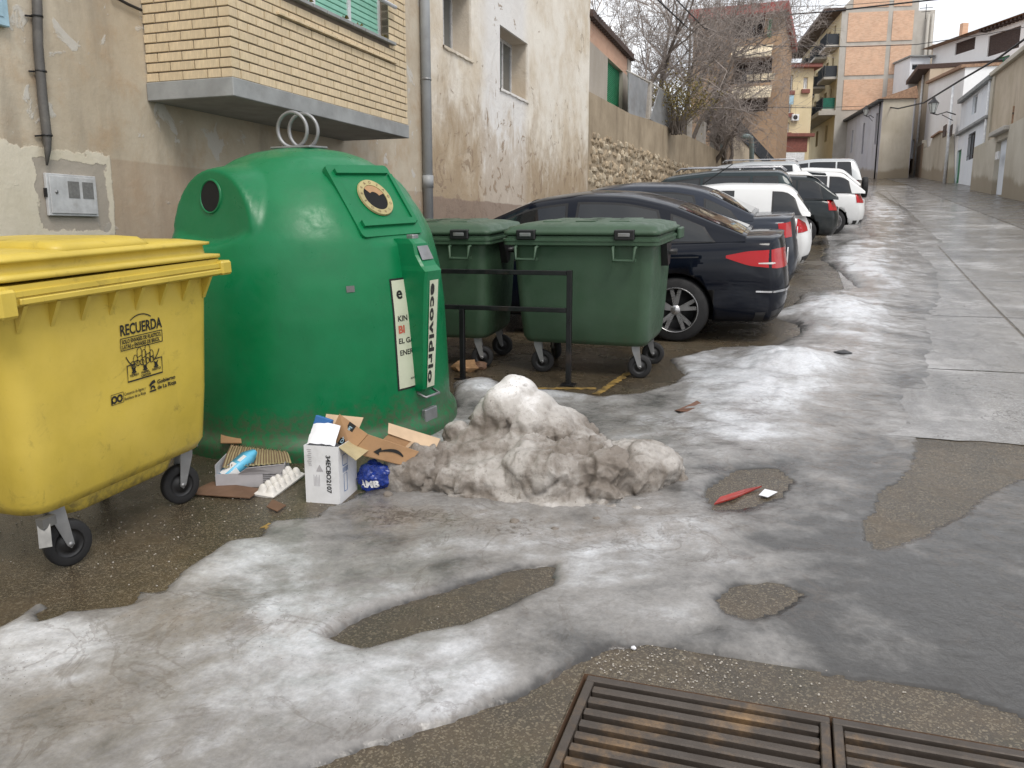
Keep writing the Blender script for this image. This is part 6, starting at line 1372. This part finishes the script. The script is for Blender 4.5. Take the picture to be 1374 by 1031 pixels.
def onp(u, v): q = bil(A_, B_, C_, D_, u, v)+nrm*.009; return tuple(q)
m = MB(); curve = [(.36+.40*k/16, .50-.22*math.sin(PI*(k/16)**.8)*.8+.16*(1-k/16)) for k in range(17)]
sm_ = [(.38+.42*k/18, .52-.30*math.sin(PI*(.12+.88*k/18))+.02) for k in range(19)]
sm_ = [(.36+.46*k/18, .30+.34*math.sin(PI*(.04+.80*k/18))**.9) for k in range(19)]
for k in range(18):
    w0 = .035+.055*math.sin(PI*(k+.5)/18); m.add([onp(sm_[k][0], sm_[k][1]+w0), onp(sm_[k][0], sm_[k][1]-w0), onp(sm_[k+1][0], sm_[k+1][1]-w0), onp(sm_[k+1][0], sm_[k+1][1]+w0)], [(0, 1, 2, 3)])
m.add([onp(*q) for q in ((.30, .30), (.44, .20), (.41, .27))], [(0, 1, 2)]); m.add([onp(*q) for q in ((.30, .30), (.41, .27), (.385, .50))], [(0, 1, 2)]); m.add([onp(*q) for q in ((.30, .30), (.36, .60), (.405, .50))], [(0, 1, 2)]); m.build('arrow_print', 'ink', pan)
n2 = (B_-A_).cross(E_-A_).normalized(); n2 = n2 if n2.y < 0 else -n2
def onf(u, v, o=.009): return tuple((A_*(1-u)+E_*u)*(1-v)+(B_*(1-u)+F_*u)*v+n2*o)
m = MB(); m.add([onf(*q) for q in ((.36, -.0), (.60, -.0), (.62, 1.), (.40, 1.))], [(0, 1, 2, 3)]); tp = m.build('tape', 'ink', fl_)
m = MB(); vs, fs = text2d('Dazeal', .1, 1., .002); wm = max(v[0] for v in vs); m.add([onf(.55-y*1.35, .08+x/wm*.78, .0105) for x, y in vs], fs); m.build('tape_lettering', 'blue_paint', tp)
# blue snack bag
p = G(500, 660); t = crumple('snack_bag', 'crumpled dark blue snack bag beside the white carton', 'bag', (p[0], p[1]+.03, p[2]+.085), .105, 'bag_blue', 3, (1.0, .55, .85), .26, None, 4, .2)
bm_ = t.data; bvb = BVHTree.FromPolygons([v.co.copy() for v in bm_.vertices], [tuple(q.vertices) for q in bm_.polygons])
m = MB(); vs, fs = text2d('AMB', .55, 1., .03); wm = max(v[0] for v in vs)
def onb(x, z): h = bvb.ray_cast(Vector((x, -4, z)), Vector((0, 1, 0))); return (x, (h[0].y if h[0] else -.4)-.03, z)
m.add([onb(-.75+x, -.5+y*1.0) for x, y in vs], fs); m.build('bag_lettering', 'ink_white', t)
# egg tray
a = Vector(G(352, 668)); b = Vector(G(378, 674)); c = Vector(G(408, 632)); 
t = thing('egg_tray', 'upturned white pulp egg tray lying beside the white carton', 'egg tray', a+Vector((0, 0, .012)), math.atan2(c.y-a.y, c.x-a.x), 0)
Lx, Ly = .36, .13; nx, ny = 78, 30; P = []
for i in range(nx+1):
    row = []
    for j in range(ny+1):
        x, y = Lx*i/nx, Ly*j/ny-Ly*.55; u = (x-.015)/(Lx-.03)*6; v = (y+Ly*.55-.012)/(Ly-.024)*2; z = 0.
        if 0 < u < 6 and 0 < v < 2: fu, fv = u % 1-.5, v % 1-.5; z = .040*max(0, 1-(1.85*math.hypot(fu, fv))**2.6)
        e_ = min(x, Lx-x, (y+Ly*.55), Ly*.45-y); z += .012*min(1, e_/.012) if e_ < .012 else .012
        row.append((x, y, z))
    P.append(row)
m = MB().grid(P, True); m.box(.004, Lx-.004, -Ly*.55+.004, Ly*.45-.004, -.012, .0); m.build('tray', 'egg_pulp', t); t.rotation_euler.x += R(4); t.rotation_euler.y += R(-6)
# grey shallow box with milk carton
a = Vector(G(290, 656)); b = Vector(G(378, 652)); rz_ = math.atan2(b.y-a.y, b.x-a.x); t = thing('grey_tray_box', 'shallow grey cardboard box by the wheel of the yellow bin', 'box', a, rz_, 0)
w_ = min(.42, (b-a).length); m = MB(); d_ = .26; h_ = .11
m.box(0, w_, 0, .005, 0, h_*.8); m.box(0, .005, .005, d_, 0, h_*1.3); m.box(w_-.005, w_, .005, d_, 0, h_); m.box(.005, w_-.005, d_-.005, d_, 0, h_); m.box(.005, w_-.005, .005, d_-.005, 0, .005); bd = m.build('walls', 'card_grey', t)
m = MB(); card(m, [(w_*.35, 0, h_*.8), (w_, 0, h_*.8), (w_+.03, -.02, h_*1.35), (w_*.5, -.03, h_*1.2)]); m.build('flap', 'card_grey', t)
m = MB()
for k in range(5): ribbon(m, [(w_*.72, .03+.012*k), (w_*.92-.01*(k % 2), .03+.012*k)], .005, lambda x, y: (x, -.002, y))
m.build('side_print', 'ink', bd)
mw = t.matrix_basis; p = mw @ Vector((.10, .12, .10)); o = thing('milk_carton', 'flattened blue and white milk carton lying in the grey box', 'carton', p, rz_+R(38), 0)
m = MB(); loft(m, [[(x, y*.045*q, z*.03*q) for y, z in ((-1, -1), (1, -1), (1, 1), (-1, 1))] for x, q in ((-.13, .95), (-.125, 1), (.08, 1.), (.12, .6), (.14, .35))]); m.build('carton_body', 'milk_blue', o)
m = MB(); m.box(-.09, -.02, -.0465, -.0455, -.022, .022); m.box(-.10, .0, -.03, .03, .0302, .0312); m.box(.02, .07, -.04, .0, .0302, .0312); m.build('carton_label', 'ink_white', o); o.rotation_euler.y -= R(32)
# corrugated card, flat scraps
def scrap(name, label, pxs, mat, hs=(0, 0, 0, 0), th=.006):
    q = [Vector(lift(G(*p_), .012)) for p_ in pxs]
    for v, h in zip(q, hs): v.z += h
    o = thing(name, label, 'cardboard', q[0]); m = MB(); card(m, [v-q[0] for v in q], th); m.build('sheet', mat, o); return o
scrap('cardboard_scrap', 'flat wet brown cardboard under the wheel of the yellow bin', [(250, 666), (335, 672), (352, 660), (285, 650)], 'card_wet')
scrap('cardboard_scrap', 'tiny brown cardboard scrap in front of the egg tray', [(358, 684), (372, 690), (384, 682), (366, 674)], 'card_wet')
scrap('cardboard_scrap', 'brown cardboard piece leaning between yellow bin and bottle bank', [(298, 622), (326, 622), (322, 598), (300, 600)], 'card_brown', (.12, .12, .2, .2))
q = [Vector(lift(G(300, 650), .10)), Vector(lift(G(392, 640), .09)), Vector(lift(G(386, 622), .08)), Vector(lift(G(312, 622), .12))]
o = thing('corrugated_card', 'striped corrugated cardboard sheet against the bottle bank', 'cardboard', q[0]); m = MB(); P = []
for i in range(61):
    u = i/60; a = q[0]*(1-u)+q[1]*u-q[0]; b = q[3]*(1-u)+q[2]*u-q[0]; z = .004*math.sin(u*26*PI); P.append([tuple(a+Vector((0, -z, z))), tuple((a+b)/2+Vector((0, -z, z+.01))), tuple(b+Vector((0, -z, z)))])
m.grid(P, True).build('sheet', 'label_yellow', o)
m = MB()
for i in range(24):
    u0, u1 = (i+.1)/24, (i+.45)/24; m.add([tuple((q[0]*(1-u)+q[1]*u)*(1-v)+(q[3]*(1-u)+q[2]*u)*v-q[0]+Vector((0, -.004, .010+.01*4*v*(1-v)))) for u, v in ((u0, 0), (u1, 0), (u1, .5), (u1, 1), (u0, 1), (u0, .5))], [(0, 1, 2, 5), (5, 2, 3, 4)])
m.build('stripes', 'card_wet', o)
for px, py, r_, mt, lb_ in ((622, 500, .13, 'card_brown', 'crumpled brown cardboard behind the bottle bank, left piece'), (640, 497, .09, 'card_wet', 'dark wet cardboard lump beside the crumpled brown piece')):
    p = G(px, py); crumple('crumpled_cardboard', lb_, 'cardboard', (p[0], p[1]+.05, p[2]+r_*.35), r_, mt, px, (1, .6, .5), .5, None, 2)
# red plastic shard, white scrap, leaf, pebbles
q = [Vector(lift(G(*p_), .012)) for p_ in ((958, 679), (966, 672), (1000, 659), (1022, 657), (998, 665), (985, 673))]; o = thing('plastic_shard', 'red plastic shard in a bare patch of the ice', 'debris', q[0]); m = MB(); card(m, [v-q[0]+Vector((0, 0, .01*(i % 2))) for i, v in enumerate(q)], .008); m.build('shard', 'red_plastic', o)
q = [Vector(lift(G(*p_), .014)) for p_ in ((1018, 668), (1030, 671), (1043, 664), (1026, 660))]; o = thing('paper_scrap', 'small white scrap beside the red plastic shard', 'scrap', q[0]); m = MB(); card(m, [v-q[0] for v in q], .003); m.build('sheet', 'paper', o)
q = [Vector(lift(G(*p_), .032)) for p_ in ((905, 557), (912, 561), (930, 556), (946, 550), (935, 547), (918, 551))]; o = thing('brown_scrap', 'brown leaf-like scrap lying on the ice behind the snow pile', 'scrap', q[0]); m = MB(); card(m, [v-q[0]+Vector((0, 0, .02*math.sin(i*2))) for i, v in enumerate(q)], .004); m.build('sheet', 'leaf_brown', o)
p = G(850, 872); crumple('paper_crumb', 'tiny white crumb on the asphalt near the drain grate', 'scrap', (p[0], p[1], p[2]+.008), .011, 'paper', 4, (1, .8, .7), .4, None, 2)
p = G(1130, 480); crumple('dark_clod', 'flat dark clod frozen in the ice past the black car', 'clod', (p[0], p[1], p[2]+.04), .09, 'black_plastic', 6, (1, .9, .35), .3, None, 2)
gr = MB(); random.seed(11)
for k in range(700):
    if k < 380: x, y = random.gauss(-.45, .35), random.uniform(2.66, 2.95)
    else: x, y = random.uniform(-4, -1.8), random.uniform(2.7, 4.3)
    if GX0 < x < GX1 and GY0 < y < GY1: continue
    s = random.uniform(.002, .0055); z = gz(y)+s*.4; a = random.random()*3
    pts = [(x+s*math.cos(a+i*PI/2), y+s*math.sin(a+i*PI/2), z) for i in range(4)]+[(x, y, z+s*.8), (x, y, z-s)]
    gr.add(pts, [(0, 1, 4), (1, 2, 4), (2, 3, 4), (3, 0, 4), (1, 0, 5), (2, 1, 5), (3, 2, 5), (0, 3, 5)])
tag(gr.build('grit', 'post_concrete'), 'loose grit scattered on the asphalt', 'grit', kind='stuff')
# ------------------------------------------------------------------ bare trees and shrub behind the wall
def bare_tree(base, H, spread, seed, label, lean=(0, 0), n0=7, depth=4, r0=.16):
    rnd = random.Random(seed); tw = MB(); tr = MB(); t = thing('bare_tree', label, 'tree', base, 0, 0, 'bare trees behind the stone wall'); limbs = []
    def grow(mb, p, d, ln, r, lv):
        seg = 4 if lv < 2 else 3; pts = [p]; rs_ = [r]
        for k in range(seg):
            d = (d+Vector((rnd.gauss(0, .16), rnd.gauss(0, .16), rnd.gauss(.03, .12)))*(1+.25*lv)).normalized(); p = p+d*ln/seg; pts.append(p); rs_.append(max(.005, r*(1-.75*(k+1)/seg)))
        mb.tube(pts, rs_, 6 if lv < 1 else 3, False)
        if lv < depth:
            nc = [n0, 6, 5, 4][lv]
            for c_ in range(nc):
                f = rnd.uniform(.3, 1) if lv else rnd.uniform(.25, 1); i = min(seg-1, int(f*seg)); q = pts[i].lerp(pts[i+1], f*seg-i); a = Vector((rnd.gauss(0, 1), rnd.gauss(0, 1), rnd.gauss(.15, .7))).normalized()
                grow(tw, q, (d*.75+a*.8*spread).normalized(), ln*rnd.uniform(.42, .68), max(.007, r*.45*(1-.3*f)), lv+1)
    for s_ in range(3):
        dd = Vector((lean[0]+rnd.gauss(0, .22), lean[1]+rnd.gauss(0, .22), 1)).normalized(); grow(tr, Vector((rnd.gauss(0, .15), rnd.gauss(0, .15), -.3)), dd, H*rnd.uniform(.6, .85), r0*rnd.uniform(.6, 1), 0)
    tr.build('trunk', 'bark', t, fix=False); tw.build('crown', 'twig', t, fix=False); return t
def twall(px, d): p = atD(px, 150, d); return (p[0], p[1])
for i, (px, d, H, spd, lb_, ln) in enumerate(((845, 33, 6.0, .95, 'bare tree rising over the shed roof', (.1, 0)), (885, 36, 7.5, .9, 'tall bare tree behind the fence sheets', (.05, -.1)), (925, 36, 7.0, .95, 'bare tree behind the olive shrub', (.15, -.1)), (935, 40, 7.5, .9, 'tallest bare tree, in front of the brick apartment block', (.1, 0)), (960, 41, 4.2, 1.0, 'low spreading bare tree leaning over the end of the stone wall', (.25, -.2)), (978, 42, 2.6, 1.0, 'bare shrub-like tree above the plank hoarding', (.2, -.1)))):
    x, y = twall(px, d); bare_tree((x, y, 5.2), H, spd, 100+i*7, lb_, ln)
x, y = twall(908, 31); rnd = random.Random(5); t = thing('olive_shrub', 'olive brown leafy shrub above the stone wall', 'shrub', (x, y, 5.2)); m = MB(); st = MB()
for k in range(60):
    a = Vector((rnd.gauss(0, .6), rnd.gauss(0, .5), rnd.uniform(.5, 1.9))); st.tube([(rnd.gauss(0, .1), rnd.gauss(0, .1), 0), tuple(a*.5+Vector((0, 0, .1))), tuple(a)], [.02, .012, .005], 4, False)
for k in range(3600):
    c_ = Vector((rnd.gauss(0, .62), rnd.gauss(0, .5), 1.2+rnd.gauss(0, .42))); 
    if mnoise.noise(c_*2.3) < -.12: continue
    d = Vector((rnd.gauss(0, 1), rnd.gauss(0, 1), rnd.gauss(.3, 1))).normalized(); u = d.cross(Vector((rnd.gauss(0, 1), rnd.gauss(0, 1), 1))).normalized(); l, w_ = rnd.uniform(.06, .12), rnd.uniform(.015, .03); m.add([tuple(c_), tuple(c_+d*l*.5+u*w_), tuple(c_+d*l), tuple(c_+d*l*.5-u*w_)], [(0, 1, 2, 3)])
m.build('foliage', 'bush_leaf', t, fix=False); st.build('stem', 'bark', t, fix=False)
# ------------------------------------------------------------------ overhead cables
def cable(label, ps, r=.02, sag=0.):
    pts = []; 
    for i in range(len(ps)-1):
        a, b = Vector(ps[i]), Vector(ps[i+1])
        for k in range(12): f = k/12; pts.append(a.lerp(b, f)-Vector((0, 0, sag*4*f*(1-f))))
    pts.append(Vector(ps[-1])); o = MB().tube([tuple(p) for p in pts], r, 6).build('overhead_cable', 'cable'); tag(o, label, 'cable', 'overhead cables')
cable('thick bundled cable swooping down from the right over the white house', [atD(1420, 20, 34), atD(1340, 78, 40), atD(1287, 109, 46), atD(1240, 138, 56), atD(1205, 146, 64), atD(1180, 142, 69)], .05)
cable('cable spanning the street level with the brick flank, from tree to hillside house', [atD(960, 62, 44), atD(1055, 62, 50), atD(1140, 63, 52), atD(1230, 60, 54), atD(1330, 45, 56), atD(1420, 28, 58)], .025)
cable('dark cable from the red roof band up past the brick gable', [atD(1053, 20, 54), atD(1110, 16, 52), atD(1180, 8, 50), atD(1260, -1, 48), atD(1330, -10, 47)], .045)
cable('thin top cable between the red roof band and the brick gable', [atD(985, 2, 55), atD(1050, 9, 55), atD(1120, 8, 60), atD(1200, 2, 66)], .02)
cable('cable running diagonally through the bare trees to the brick block', [atD(870, -12, 24), atD(925, 40, 34), atD(1000, 75, 50)], .025)
cable('second diagonal cable through the bare trees', [atD(900, -8, 24), atD(945, 38, 34), atD(1040, 65, 52)], .022)
cable('low thin cable in front of the balconied block', [atD(1030, 144, 48), atD(1090, 145, 54), atD(1180, 142, 66)], .018)
cable('thin cable clipped along the tan wall beside the brick balcony', [atX(150, -6, WALLX+.03), atX(172, 6, WALLX+.03), atX(190, 14, WALLX+.03)], .012)
P = FR.pt(1226, 14); a = Vector((*xy(1224, 74), atD(1224, 26, 74)[2])); t = thing('roof_antenna', 'small antenna frame on the shaft beside the brick flank', 'antenna', a); m = MB(); m.bar((0, 0, 0), (0, 0, 1.2), .05, .05); m.bar((-.5, 0, .9), (.5, 0, .9), .04, .04); m.bar((-.35, 0, .6), (.35, 0, .6), .04, .04); m.build('mast', 'iron_black', t)
for o in bpy.data.objects:
    if o.type == 'EMPTY' and o.parent is None and 'label' not in o and o.name != 'road': print('unlabelled', o.name)
